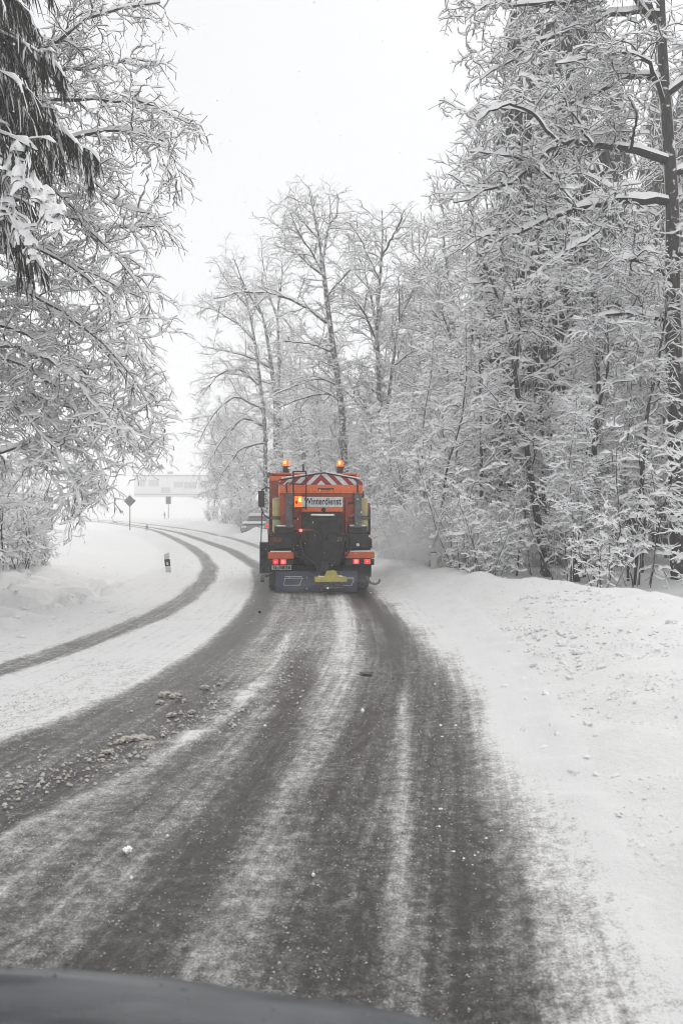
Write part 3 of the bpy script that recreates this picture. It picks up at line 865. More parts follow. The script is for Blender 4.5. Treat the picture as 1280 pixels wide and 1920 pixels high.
class Tree:
    """gathers trunk / limbs / twigs / snow, then becomes one thing with those parts"""
    def __init__(s, seed):
        s.g = np.random.default_rng(seed)
        s.trunk, s.limb, s.snow = Acc(), Acc(), Acc()
    def put(s, P, R, sides, where, hgt, wid, prof=3, lumpy=.5, sparse=0.0):
        add_bark(where, P, R, sides)
        add_snow(s.snow, P, R, hgt, wid, prof, lumpy, sparse, s.g)
    def twigs(s, P, R, lv):
        """lv: list of level dicts, applied in turn to the branches just made"""
        g = s.g
        for q in lv:
            n = q['n']
            if q.get('per_m'):
                Ln = np.linalg.norm(np.diff(P, axis=1), axis=2).sum(1)
                n = np.maximum(1, (Ln * n + g.random(len(P))).astype(int))
            p, d, r, t, par = spawn(P, R, n, q.get('t0', .15), q.get('t1', .98), q.get('ang', .9), q.get('asd', .2), g, q.get('flat', .35))
            Ln = q['L'] * (1 - q.get('tl', .5) * t) * g.uniform(.55, 1.25, len(p))
            if 'bias' in q: d = norm(d + np.array(q['bias']))
            P = grow(p, d, Ln, q['K'], q.get('g0', .2), q.get('g1', -.6), q.get('wig', .35), g)
            r0 = np.minimum(r * q.get('rk', .55), q['r'])
            R = taper(r0, np.maximum(r0 * .35, q.get('rmin', .003)), q['K'])
            s.put(P, R, q.get('sides', 3), s.limb, q['h'], q['w'], q.get('prof', 3), q.get('lumpy', .5), q.get('sparse', 0))
        return P, R
    def finish(s, name, base, bark='bark', trunk='trunk_bark'):
        base = np.asarray(base, float)
        root = empty(name, tuple(base))
        if s.trunk.v: link_mesh('trunk', s.trunk.mesh('trunk', base, True), M[trunk], root)
        if s.limb.v: link_mesh('crown', s.limb.mesh('crown', base), M[bark], root)
        if s.snow.v: link_mesh('snow_load', s.snow.mesh('snow_load', base, False), M['branch_snow'], root)
        return root

def one(P): return np.asarray(P)[None]

def copy_thing(root, loc, rz=0, sc=1.0, label=None, group=None, cat=None):
    r = root.copy(); COL.objects.link(r)
    r.location = loc; r.rotation_euler = (0, 0, rz)
    r.scale = (sc, sc, sc) if not isinstance(sc, tuple) else sc
    if label: r['label'] = label
    if group: r['group'] = group
    for ch in root.children:
        c = ch.copy(); COL.objects.link(c); c.parent = r
        for gch in ch.children:
            d = gch.copy(); COL.objects.link(d); d.parent = c
    return r

def wood_tree(seed, height, r0, stems=1, spread=.5, nb=16, Lb=2.2, twig=.75, per2=5, per3=7, r3=.004, h3=.028, w3=.016, b0=.18, trunk_wig=.12, up=.5, lean=.05, droop=-1.0, K1=9):
    """a broadleaved tree of the wood: slim stem(s), arched branches, fine twigs, all under snow"""
    t = Tree(seed); g = t.g
    D0 = norm(np.array([[g.normal(0, lean), g.normal(0, lean), 1.0] for _ in range(stems)]) + (np.array([[math.cos(6.28 * i / stems), math.sin(6.28 * i / stems), 0] for i in range(stems)]) * (spread if stems > 1 else 0)))
    hs_ = height * g.uniform(.72, 1.0, stems); hs_[0] = height
    P0 = np.array([[math.cos(6.28 * i / stems) * .12 * (stems > 1), math.sin(6.28 * i / stems) * .12 * (stems > 1), -.35] for i in range(stems)])
    P = grow(P0, D0, hs_ + .35, 14, .25 if stems > 1 else .1, .3, trunk_wig, g)
    R = taper(np.full(stems, r0), np.full(stems, r0 * .12), 14)
    t.put(P, R, 7, t.trunk, .0 + h3 * .8, r0 * .3, 3, .7)
    lv = [dict(n=nb, t0=b0, t1=.99, ang=1.0, asd=.3, flat=0, L=Lb, tl=.55, K=K1, g0=up, g1=droop, wig=.95, r=r0 * .38, rk=.5, rmin=.006, sides=4, h=h3 * 1.9, w=w3 * 1.6, lumpy=.55, sparse=.06),
          dict(n=per2, per_m=True, t0=.12, ang=.95, asd=.35, flat=.1, L=Lb * .40, tl=.45, K=6, g0=.35, g1=droop * .8, wig=.6, r=r3 * 2.4, rmin=r3 * 1.2, h=h3 * 1.65, w=w3 * 1.45, lumpy=.55, sparse=.12),
          dict(n=per3, per_m=True, t0=.15, ang=.9, asd=.4, flat=.1, L=twig * .55, tl=.35, K=4, g0=.3, g1=droop * .5, wig=.5, r=r3 * 1.2, rmin=r3 * .8, h=h3 * .95, w=w3 * .78, sides=2, sparse=.06)]
    t.twigs(P, R, lv)
    return t

def guided(t, stems, limbs, Kt=22, Kl=16):
    """stems / limbs: (list of 3-D points, r0, r1). Returns limb polylines for twigging."""
    for pts, r0, r1 in stems:
        P = one(poly(pts, Kt)); R = taper(np.array([r0]), np.array([r1]), Kt)
        t.put(P, R, 10, t.trunk, .05, r0 * .35, 3, .6)
    out = []
    for pts, r0, r1 in limbs:
        p = poly(pts, Kl); p[1:-1] += t.g.normal(0, .012 * np.linalg.norm(p[-1] - p[0]) ** .5, (Kl - 2, 3))
        out.append((one(p), taper(np.array([r0]), np.array([r1]), Kl)))
    P = np.concatenate([o[0] for o in out]); R = np.concatenate([o[1] for o in out])
    return P, R

def spruce(seed, height, spread, z0=.12, nwh=26, per=6, needle_len=.55, cap_h=.10, cap_w=.11, strips_per_m=34, apex=.08, blade=None, sprays=5):
    """drooping spruce: whorled boughs, curtains of hanging needle twigs, thick loaves of snow on top"""
    t = Tree(seed); g = t.g
    P = grow(np.array([[0, 0, -.3]]), np.array([[0, 0, 1.0]]), np.array([height + .3]), 12, 0, 0, .02, g)
    t.put(P, taper(np.array([height * .013]), np.array([.02]), 12), 8, t.trunk, .0, .01)
    zz = np.repeat(np.linspace(z0, .985, nwh), per) + g.normal(0, .35 / nwh, nwh * per)
    zz = np.clip(zz, z0 * .8, .995)
    n = len(zz)
    az = g.uniform(0, 6.283, n)
    Ln = spread * ((1 - zz) * (1 - apex) + apex) ** .75 * g.uniform(.65, 1.15, n)
    P0 = np.stack([zz * 0, zz * 0, zz * height], 1)
    tilt = -.05 + .5 * (zz - .45)
    D0 = norm(np.stack([np.cos(az), np.sin(az), tilt], 1))
    Pb = grow(P0, D0, Ln, 9, -.5, -.75, .10, g)
    r0 = .010 + .006 * Ln
    Rb = taper(r0, r0 * .3, 9)
    add_bark(t.limb, Pb, Rb, 3)
    hw = np.linspace(.45, 1.0, 9)[None] * np.ones((n, 1)); hw[:, -1] = .7
    keep = g.random((n, 9)) > .15
    # side sprays carry their own snow
    p, d, r, tt, par = spawn(Pb, Rb, np.maximum(3, (Ln * sprays).astype(int)), .2, .98, .85, .15, g, .75)
    Ls = np.minimum(.9, .42 * Ln[par]) * (1.1 - .6 * tt) * g.uniform(.7, 1.2, len(p))
    Ps = grow(p, d, Ls, 5, -.5, -1.0, .12, g)
    Rs = taper(np.full(len(p), .006), np.full(len(p), .003), 5)
    add_bark(t.limb, Ps, Rs, 3)
    add_snow(t.snow, Pb, Rb, cap_h * hw * keep, cap_w, 5, .45, 0, g)
    on = (g.random(len(p)) < .85)
    add_snow(t.snow, Ps[on], Rs[on], cap_h * .75, cap_w * .8, 5, .5, 0, g)
    # hanging needle twigs: narrow tapering blades, two crossed planes each
    nd = Acc(); t.rime = Acc()
    for PP, LL, f in ((Pb, Ln, 1.0), (Ps, Ls, .8)):
        N, K, _ = PP.shape
        cnt = np.maximum(3, (LL * strips_per_m * f).astype(int))
        par = np.repeat(np.arange(N), cnt); m = len(par)
        u = g.random(m) ** .8 * (K - 1); i = np.clip(u.astype(int), 0, K - 2); q = (u - i)[:, None]
        s0 = PP[par, i] * (1 - q) + PP[par, i + 1] * q
        tn = norm(PP[par, i + 1] - PP[par, i])
        ln = needle_len * g.uniform(.35, 1.1, m)
        e = s0 + (np.array([0, 0, -1.0]) + .35 * tn + g.normal(0, .16, (m, 3))) * ln[:, None]
        mid = (s0 + e) / 2 + g.normal(0, .02, (m, 3))
        a = g.uniform(0, 6.283, m); w = np.stack([np.cos(a), np.sin(a), a * 0], 1) * ((blade or .022 * needle_len / .55) * g.uniform(.6, 1.4, m))[:, None]
        ring = np.stack([np.stack([s0 - w * .7, s0 + w * .7], 1), np.stack([mid - w, mid + w], 1), np.stack([e - w * .2, e + w * .2], 1)], 1)
        rm = g.random(m) < .24
        nd.add(*strips(ring[~rm])); t.rime.add(*strips(ring[rm] + np.array([0, 0, .02])))
    t.needles = nd
    return t

def finish_spruce(t, name, base):
    root = t.finish(name, (0, 0, 0))
    link_mesh('needles', t.needles.mesh('needles'), M['needle'], root)
    link_mesh('rime', t.rime.mesh('rime'), M['branch_snow'], root)
    root.location = tuple(base)
    return root
# ------------------------------------------------------------------ the big trees one can tell apart
def P_(lst, d0, d1=None):
    d1 = d0 if d1 is None else d1
    n = len(lst)
    return [at(q[0], q[1], d0 + (d1 - d0) * i / max(1, n - 1)) for i, q in enumerate(lst)]

# oak at the edge of the wood
t = Tree(101)
oak_base = at(1276, 1128, 18.0)
oak_base[2] = gz(oak_base[0], oak_base[1]) - .05
stems = [(np.array([list(oak_base)] + [list(at(x, y, 18)) for x, y in ((1270, 900), (1263, 700), (1258, 520), (1262, 410), (1255, 300), (1246, 180), (1240, 90), (1238, 0), (1232, -140), (1240, -300))]), .24, .05),
         (P_([(1241, 100), (1226, 40), (1212, 0), (1190, -90), (1160, -180)], 18, 17.6), .085, .03)]
limbs = [(P_([(1252, 302), (1190, 280), (1100, 270), (1040, 263), (1000, 310), (955, 345), (880, 362), (850, 380)], 18, 16.6), .085, .012),
         (P_([(1260, 380), (1150, 372), (1080, 392), (1015, 412), (955, 445), (900, 440), (865, 470)], 18, 17.0), .085, .012),
         (P_([(1246, 150), (1190, 140), (1130, 168), (1080, 190), (1030, 215), (985, 240)], 18, 18.6), .065, .010),
         (P_([(1240, 25), (1180, 22), (1130, 35), (1060, 62), (1000, 80), (940, 125), (900, 150)], 18, 17.4), .055, .010),
         (P_([(1236, -40), (1150, -15), (1050, 8), (960, 8), (900, 8), (872, 40)], 18, 17.0), .055, .008),
         (P_([(1258, 530), (1225, 492), (1170, 485), (1120, 505), (1075, 545)], 18, 16.8), .060, .012),
         (P_([(1262, 610), (1190, 585), (1130, 590), (1085, 640)], 18, 17.2), .055, .012),
         (P_([(1263, 690), (1210, 660), (1150, 640), (1100, 690)], 18, 18.8), .045, .012),
         (P_([(1045, 266), (1000, 215), (950, 190), (900, 222), (880, 250)], 17, 16.6), .035, .008),
         (P_([(1110, 270), (1075, 215), (1045, 160), (1010, 150)], 17.3, 17.6), .03, .008),
         (P_([(1180, 281), (1195, 220), (1175, 180)], 17.6, 17.0), .03, .008),
         (P_([(1080, 392), (1040, 340), (985, 300), (930, 290), (880, 285)], 17.5, 16.6), .035, .008),
         (P_([(1150, 372), (1120, 440), (1060, 470), (1000, 520)], 17.6, 16.8), .035, .008),
         (P_([(1246, 180), (1330, 110), (1400, 90), (1470, 120)], 18, 17.5), .07, .012),
         (P_([(1256, 330), (1330, 300), (1420, 320), (1480, 300)], 18, 18.8), .08, .012),
         (P_([(1260, 480), (1330, 450), (1400, 470)], 18, 17.2), .06, .012),
         (P_([(1225, 40), (1150, -60), (1070, -90), (980, -60)], 17.9, 17), .05, .01),
         (P_([(1246, 200), (1215, 110), (1160, 95), (1100, 110), (1040, 120)], 18, 16.4), .045, .01)]
P, R = guided(t, stems, limbs)
R = R * 1.15
t.put(P, R, 6, t.limb, .095, .055, 5, .40, .05)
t.twigs(P, R, [dict(n=4.2, per_m=True, t0=.16, ang=.9, asd=.3, flat=.15, L=1.3, tl=.35, K=8, g0=.35, g1=-.5, wig=1.2, r=.020, rk=.5, rmin=.006, sides=3, h=.046, w=.022, sparse=.05),
                dict(n=6.0, per_m=True, t0=.12, ang=.85, asd=.3, flat=.2, L=.55, tl=.4, K=5, g0=.3, g1=-.4, wig=1.1, r=.009, rmin=.005, h=.038, w=.019, sparse=.06),
                dict(n=9.0, per_m=True, t0=.15, ang=.8, asd=.3, flat=.2, L=.30, tl=.3, K=4, g0=.3, g1=-.4, wig=.6, r=.0055, rmin=.004, h=.027, w=.012, sides=2, sparse=.06)])
o = t.finish('oak_tree', oak_base, 'bark')
tag(o, 'tall dark-trunked oak with thick snowy side limbs at the right edge of the wood', 'tree')

# beech hanging over the left verge
t = Tree(102)
bb = at(-235, 1100, 14.0); bb[2] = gz(bb[0], bb[1]) - .05
stems = [(np.array([list(bb)] + [list(at(x, y, 14)) for x, y in ((-225, 800), (-205, 500), (-190, 250), (-170, 0), (-160, -250))]), .24, .06)]
LB = [([(-205, 390), (0, 290), (50, 272), (120, 258), (200, 243), (240, 240), (290, 248), (325, 270), (315, 305), (305, 330)], 14, 13),
      ([(-195, 300), (0, 210), (75, 190), (200, 180), (290, 196), (330, 210), (355, 232)], 14, 13.4),
      ([(-200, 360), (50, 275), (120, 305), (165, 328), (200, 365), (245, 390), (280, 400)], 14, 12.4),
      ([(-205, 430), (0, 330), (75, 330), (130, 385), (180, 440), (230, 490), (265, 530), (290, 595)], 14, 13.5),
      ([(-208, 520), (0, 420), (90, 470), (160, 520), (230, 590), (265, 650), (285, 690)], 14, 12.6),
      ([(-210, 600), (0, 520), (100, 570), (190, 640), (240, 700), (290, 760), (312, 830)], 14, 13.6),
      ([(-215, 680), (0, 600), (80, 640), (180, 710), (240, 790), (275, 825), (288, 850)], 14, 14.2),
      ([(-217, 740), (0, 665), (90, 700), (150, 770), (175, 840), (195, 890), (200, 925)], 14, 12.8),
      ([(-220, 800), (0, 740), (60, 790), (110, 850), (140, 910), (152, 955)], 14, 12.4),
      ([(-222, 880), (0, 850), (40, 832), (80, 860), (110, 920), (125, 960)], 14, 13.4),
      ([(-190, 250), (40, 150), (100, 150), (125, 60), (150, 0), (165, -60)], 14, 14.6),
      ([(-180, 130), (90, 90), (150, 45), (220, 22), (300, 5)], 14, 13.6),
      ([(-190, 260), (100, 128), (180, 132), (240, 105), (285, 118)], 14, 15.0),
      ([(-205, 470), (60, 365), (150, 420), (230, 430), (300, 425)], 14, 14.6),
      ([(-220, 830), (50, 745), (150, 760), (225, 815), (275, 850)], 14, 15.4),
      ([(-206, 520), (60, 450), (150, 500), (220, 540), (270, 560)], 14, 15.2),
      ([(-210, 640), (40, 560), (140, 600), (220, 680), (275, 770)], 14, 15.4),
      ([(-214, 700), (30, 640), (120, 690), (190, 770), (235, 830)], 14, 12.2),
      ([(-214, 720), (30, 700), (80, 760), (140, 830), (200, 900)], 14, 14.8)]
P, R = guided(t, stems, [(P_(l, a, b), .050, .008) for l, a, b in LB])
t.put(P, R, 5, t.limb, .055, .034, 5, .45, .05)
t.twigs(P, R, [dict(n=5.6, per_m=True, t0=.22, t1=.99, ang=.75, asd=.3, flat=.4, L=.80, tl=.30, K=7, g0=.15, g1=-1.5, wig=.75, r=.013, rk=.55, rmin=.005, sides=3, h=.030, w=.015, sparse=.12),
                dict(n=7.5, per_m=True, t0=.12, ang=.7, asd=.3, flat=.35, L=.52, tl=.35, K=4, g0=.1, g1=-.9, wig=.7, r=.0065, rmin=.004, h=.028, w=.013, sparse=.10),
                dict(n=8.5, per_m=True, t0=.15, ang=.7, asd=.3, flat=.3, L=.28, tl=.3, K=3, g0=0, g1=-.5, wig=.6, r=.0045, rmin=.003, h=.019, w=.009, sides=2, sparse=.10)])
o = t.finish('beech_tree', bb, 'beech_bark')
tag(o, 'beech whose drooping snow-covered branches hang over the left verge', 'tree')

# spruce at the upper left, boughs reaching into the frame from a trunk outside it
t = spruce(103, 15.0, 3.3, z0=.485, nwh=14, per=8, needle_len=.34, cap_h=.06, cap_w=.06, strips_per_m=120, blade=.011, sprays=8)
sb = np.array([-5.85, 11.0, 0]); sb[2] = gz(sb[0], sb[1])
big = P_([(-150, 280), (-60, 285), (0, 300), (40, 322), (72, 360), (95, 395), (108, 425)], 10.4, 9.8)
for k_, (pts_, ch, cw) in enumerate(((big, .085, .10), ([p + np.array([-.06, .05, .10]) for p in big[:6]], .11, .12), ([p + np.array([.05, -.08, -.16]) for p in big[1:]], .07, .075), ([p + np.array([-.30, .1, -.42]) for p in big[2:]], .08, .09))):
    pp = poly([p - sb for p in pts_], 22); pp[1:] += t.g.normal(0, .022, (21, 3))
    Pb = one(pp); Rb = taper(np.array([.028]), np.array([.010]), 22)
    add_bark(t.limb, Pb, Rb, 5); add_snow(t.snow, Pb, Rb, ch, cw, 5, .42, 0, t.g)
    t.twigs(Pb, Rb, [dict(n=16, per_m=True, t0=.15, ang=1.0, asd=.3, flat=.5, L=.36, K=5, g0=-.4, g1=-1.2, wig=.4, r=.006, rmin=.004, h=.06, w=.045, prof=5, lumpy=.5)])
o = finish_spruce(t, 'spruce_tree', sb)
tag(o, 'dark spruce with drooping needle curtains in the upper left corner', 'tree')

# dark narrow spruces standing in the wood on the right
t = spruce(104, 27.0, 3.0, z0=.10, nwh=44, per=6, needle_len=1.0, cap_h=.09, cap_w=.09, strips_per_m=36)
sx = at(1030, 970, 26.0); sb = np.array([sx[0], 26.0, 0]); sb[2] = gz(sb[0], sb[1])
spr_a = finish_spruce(t, 'spruce_tree', sb)
tag(spr_a, 'tall narrow dark spruce rising behind the oak limbs above the wood', 'tree')

# mid-distance trees over the truck
MT = dict(h=.050, w=.026)
def mid_tree(seed, d, stems, limbs, label, base_px, name='lime_tree', dens=1.0):
    t = Tree(seed)
    b = at(base_px, 970, d); b[2] = gz(b[0], b[1]) - .1
    st = []
    for k, (l, r0, r1) in enumerate(stems):
        p = P_(l, d, d + t.g.uniform(-.8, .8))
        if k == 0 or l[0][1] > 850: p[0][2] = min(p[0][2], b[2]); p = [np.array([p[0][0], p[0][1], b[2]])] + p[1:]
        st.append((p, r0, r1))
    P, R = guided(t, st, [(P_(l, d, d + t.g.uniform(-2.5, 2.5)), r0, .02) for l, r0 in limbs], 18, 12)
    Ps = np.concatenate([one(poly(p, 12)) for p, _, _ in st]); Rs = np.concatenate([taper(np.array([r0]), np.array([r1]), 12) for _, r0, r1 in st])
    t.put(P, R, 5, t.limb, .085, .055, 3, .4)
    PP = np.concatenate([P, Ps]); RR = np.concatenate([R, np.minimum(Rs, .09)])
    t.twigs(PP, RR, [dict(n=2.5 * dens, per_m=True, t0=.10, t1=.99, ang=.8, asd=.3, flat=.1, L=1.9, tl=.35, K=7, g0=.55, g1=-.9, wig=.55, r=.026, rmin=.012, sides=3, **MT),
                     dict(n=3.8 * dens, per_m=True, t0=.12, ang=.8, asd=.3, flat=.15, L=1.0, tl=.35, K=4, g0=.4, g1=-.6, wig=.5, r=.011, rmin=.006, h=.036, w=.017),
                     dict(n=5.2, per_m=True, t0=.15, ang=.7, asd=.3, flat=.2, L=.6, tl=.3, K=3, g0=.3, g1=-.3, wig=.45, r=.0085, rmin=.006, h=.020, w=.010, sides=2)])
    return tag(t.finish(name, b, 'bark', 'rimed_bark'), label, 'tree')

mid_tree(111, 42, [([(652, 960), (643, 820), (640, 760), (625, 660), (612, 560), (604, 490)], .23, .11),
                   ([(604, 495), (597, 440), (588, 395), (582, 372), (580, 358)], .075, .02), ([(604, 495), (615, 430), (620, 395), (617, 368)], .08, .02)],
         [([(604, 515), (570, 490), (545, 455), (520, 420)], .07), ([(612, 605), (570, 572), (520, 552), (450, 545), (400, 560)], .09), ([(622, 660), (585, 645), (535, 640)], .05),
          ([(632, 722), (600, 708), (555, 722), (510, 742)], .06), ([(640, 752), (612, 735), (570, 748), (520, 765)], .07), ([(608, 560), (640, 525), (668, 495)], .05),
          ([(600, 450), (570, 420), (545, 390), (530, 405)], .04), ([(618, 420), (632, 405), (633, 385)], .03), ([(630, 700), (665, 680), (690, 690)], .04), ([(606, 520), (590, 480), (560, 440), (545, 400)], .05)],
         'tall leaning tree whose forked crown stands highest above the truck', 652, dens=.9)
mid_tree(112, 43, [([(716, 960), (712, 800), (709, 700), (706, 610), (712, 520), (718, 450), (716, 395)], .20, .03), ([(707, 625), (696, 560), (682, 505), (665, 465)], .08, .02),
                   ([(722, 800), (735, 690), (748, 600), (772, 548), (792, 515)], .11, .03)],
         [([(716, 480), (738, 440), (755, 405)], .06), ([(706, 640), (680, 580), (650, 545), (640, 560)], .06), ([(748, 600), (748, 550), (746, 520)], .05), ([(702, 660), (690, 600), (668, 570), (640, 562)], .05),
          ([(712, 530), (690, 480), (672, 440), (655, 420)], .05), ([(735, 690), (770, 660), (800, 655)], .05), ([(716, 460), (700, 430), (690, 400)], .04), ([(712, 740), (680, 720), (650, 730)], .05)],
         'three-stemmed bare tree with a domed frosted crown right of the tallest tree', 716, dens=.9)
mid_tree(113, 56, [([(522, 960), (521, 840), (520, 765)], .48, .30), ([(519, 775), (508, 680), (495, 600), (478, 556)], .18, .06), ([(498, 960), (497, 800), (489, 725), (478, 640), (465, 570), (450, 520)], .20, .05),
                   ([(520, 775), (524, 680), (520, 600), (524, 540)], .15, .05)],
         [([(490, 725), (450, 690), (410, 700), (380, 740)], .10), ([(478, 640), (440, 600), (400, 580), (365, 572)], .09), ([(465, 575), (430, 535), (405, 490)], .08), ([(497, 800), (455, 780), (412, 830), (385, 880)], .10),
          ([(495, 600), (460, 540), (440, 490)], .07), ([(450, 525), (430, 490), (420, 480)], .05), ([(496, 770), (440, 740), (395, 780), (372, 830)], .09), ([(520, 600), (500, 530), (490, 470)], .07),
          ([(508, 690), (470, 670), (430, 660), (385, 650)], .08), ([(521, 820), (560, 780), (590, 790)], .08), ([(497, 830), (450, 840), (415, 890), (400, 930)], .08), ([(524, 560), (530, 500), (520, 460)], .06), ([(508, 720), (440, 700), (385, 700)], .06)],
         'broad pale tree with two stout trunks farthest left of the wood beyond the truck', 522, dens=.85)

# slim trees standing in front of the wood
def slim(seed, d, pts, r0, label, extra=()):
    t = Tree(seed)
    b = at(pts[0][0], pts[0][1], d); b[2] = gz(b[0], b[1]) - .1
    p = P_(pts, d, d + t.g.uniform(-.6, .6)); p[0] = np.array([p[0][0], p[0][1], b[2]])
    r0 *= 1.25
    st = [(p, r0, r0 * .18)] + [(P_(l, d, d + t.g.uniform(-1, 1)), r, r * .25) for l, r in extra]
    for q, a, c in st:
        t.put(one(poly(q, 20)), taper(np.array([a]), np.array([c]), 20), 7, t.trunk, .035, .02, 3, .6)
    PP = np.concatenate([one(poly(q, 20)) for q, _, _ in st]); RR = np.concatenate([taper(np.array([a]), np.array([c]), 20) for _, a, c in st])
    t.twigs(PP, RR, [dict(n=3.4, per_m=True, t0=.22, t1=.99, ang=1.0, asd=.35, flat=0, L=1.5, tl=.35, K=9, g0=.6, g1=-.6, wig=1.1, r=.018, rmin=.005, sides=4, h=.045, w=.026),
                     dict(n=6.5, per_m=True, t0=.12, ang=.85, asd=.3, L=.62, tl=.4, K=4, g0=.25, g1=-.8, wig=.55, r=.009, rmin=.005, h=.038, w=.019),
                     dict(n=9, per_m=True, t0=.15, ang=.8, asd=.3, L=.30, tl=.3, K=3, g0=.1, g1=-.5, wig=.5, r=.0055, rmin=.004, h=.018, w=.008, sides=2)])
    return tag(t.finish('slim_tree', b), label, 'tree')
slim(121, 19.0, [(1025, 1088), (1000, 930), (985, 830), (968, 730), (958, 640), (935, 560), (905, 490), (880, 430)], .085, 'slim dark stem leaning left in front of the wood, left of the crooked one', [([(985, 830), (940, 760), (905, 720)], .03), ([(965, 700), (975, 600), (960, 520), (945, 470)], .04)])
slim(122, 20.0, [(1022, 1086), (1018, 900), (1014, 760), (1016, 640), (1012, 540), (1008, 440), (1000, 360)], .060, 'straight upright slim stem beside the leaning one in front of the wood')
slim(123, 17.5, [(1078, 1098), (1085, 1020), (1112, 960), (1108, 890), (1118, 800), (1122, 740), (1118, 640), (1110, 560), (1100, 480)], .080, 'crooked slim tree bent above the snow bank with a snow-filled fork', [([(1085, 1020), (1095, 900), (1100, 840), (1090, 780)], .04), ([(1120, 770), (1140, 690), (1138, 600)], .035)])
slim(124, 17.0, [(1192, 1106), (1200, 960), (1205, 850), (1212, 770), (1232, 690), (1245, 600), (1262, 520)], .060, 'slim stem leaning right beside the oak trunk')
slim(125, 22.0, [(905, 1080), (902, 900), (900, 760), (898, 640), (905, 540)], .055, 'thin straight stem behind the powdery spray of snow')
# ------------------------------------------------------------------ the rest of the wood, copied from a few grown trees
protos = [wood_tree(201, 8.0, .055, nb=26, Lb=2.0, twig=.8, per2=5, per3=7.5, r3=.0050, h3=.036, w3=.019, b0=.26, up=.6, droop=-.6, trunk_wig=.25),
          wood_tree(202, 6.5, .040, stems=3, spread=.18, nb=13, Lb=1.7, twig=.8, per2=5.5, per3=7.5, r3=.0050, h3=.036, w3=.019, b0=.24, up=.6, droop=-.8, trunk_wig=.28),
          wood_tree(203, 9.5, .065, nb=28, Lb=2.1, twig=.8, per2=5, per3=7.5, r3=.0055, h3=.038, w3=.020, b0=.30, up=.6, droop=-.6, lean=.14, trunk_wig=.3)]
tall = [wood_tree(211, 19, .20, nb=46, Lb=4.4, twig=1.5, per2=2.5, per3=4.2, r3=.010, h3=.048, w3=.027, b0=.18, K1=10, trunk_wig=.2, up=.8, droop=-.6),
        wood_tree(212, 17, .17, stems=2, spread=.2, nb=27, Lb=4.0, twig=1.5, per2=2.5, per3=4.2, r3=.010, h3=.048, w3=.027, b0=.2, K1=10, trunk_wig=.25, up=.9, droop=-.6)]
shrub = [wood_tree(221, 3.6, .017, stems=5, spread=.25, nb=8, Lb=.85, twig=.6, per2=6, per3=9, r3=.0045, h3=.026, w3=.013, b0=.20, up=.5, droop=-.7, K1=7, trunk_wig=.35),
         wood_tree(222, 2.8, .018, stems=6, spread=.55, nb=9, Lb=.95, twig=.6, per2=6, per3=9, r3=.0045, h3=.028, w3=.014, b0=.12, up=.4, droop=-1.1, K1=7, trunk_wig=.4)]
used = {}
def place(pool, i, name, x, y, sc, rz, label, group, cat, sink=.05):
    z = gz(x, y) - sink
    t = pool[i]
    if not isinstance(t, bpy.types.Object):
        root = t.finish(name, (0, 0, 0), 'bark', 'rimed_bark' if name == 'bare_tree' else 'trunk_bark'); pool[i] = root
        root.location = (x, y, z); root.rotation_euler = (0, 0, rz); root.scale = (sc, sc, sc)
        tag(root, label, cat, group)
        return root
    r = copy_thing(t, (x, y, z), rz, sc)
    return tag(r, label, cat, group)

g = np.random.default_rng(77)
GW = 'young trees massed in the snowy wood'
LW = 'young bare tree under snow among the massed stems of the wood'
# belt of young trees right behind the bank
n_u = 0
for y in np.arange(14.5, 50, 1.15):
    cx = float(crest_x(np.array([y]))[0])
    for off in ((1.4, 3.2, 5.4, 7.8, 10.5) if y < 30 else (2.2, 4.6, 7.5, 10.5)):
        x = cx + off + g.normal(0, .6) + (1.5 if y < 18 else 0.3)
        if x > 0.62 * y + 2.5 or g.random() < .30: continue
        if abs(x / y) > .6 or (.405 < x / y < .50 and y < 19) or (abs(x / y + .1035) < .022 and 42 < y < 60): continue
        yy = y + g.normal(0, .4)
        hsc = g.uniform(.72, 1.12) * (1.0 if off > 3 else .82) * np.interp(y, [14, 17, 21], [.50, .62, 1.0])
        place(protos, int(g.integers(0, 3)), 'young_tree', x, yy, hsc, g.uniform(0, 6.28), LW, GW, 'tree'); n_u += 1
# tall trees deeper in and along the bend
GT = 'tall bare trees of the snowy wood'
LT = 'tall bare tree rising out of the snowy wood behind the young trees'
n_t = 0
for (px, d, s) in [(1180, 27, 1.0), (1090, 33, 1.05), (985, 31, .88), (930, 36, .95), (880, 40, .95), (850, 46, .92), (800, 50, 1.0), (905, 50, 1.1), (1010, 45, 1.2), (1140, 42, 1.15), (1230, 36, 1.1), (760, 56, .95),
                   (690, 58, .85), (640, 60, .85), (580, 62, .80), (560, 70, .85), (610, 72, .9), (670, 74, .95), (730, 70, .95), (790, 66, 1.05), (850, 62, 1.1), (470, 72, .78), (430, 80, .78), (520, 80, .85), (950, 62, 1.2), (1060, 58, 1.2), (400, 90, .7), (1270, 28, 1.05), (1200, 52, 1.2), (1290, 46, 1.15)]:
    x = (px - 640) / F_PX * d
    place(tall, n_t % 2, 'bare_tree', x, d, s, g.uniform(0, 6.28), LT, GT, 'tree'); n_t += 1
# dark spruces standing deep in the wood
GS = 'dark spruces deep in the snowy wood'
for (px, d, s) in [(970, 38, .78), (1140, 36, .85), (1240, 40, .9), (1060, 48, .8), (900, 56, .75), (820, 66, .7), (1170, 60, .95), (1300, 33, .8), (980, 70, .8), (760, 74, .62), (1090, 75, .95), (1260, 66, 1.0)]:
    x = (px - 640) / F_PX * d
    r = copy_thing(spr_a, (x, d, gz(x, d)), g.uniform(0, 6.28), s)
    tag(r, 'dark spruce deep in the wood, mostly hidden by frosted branches', 'tree', GS)
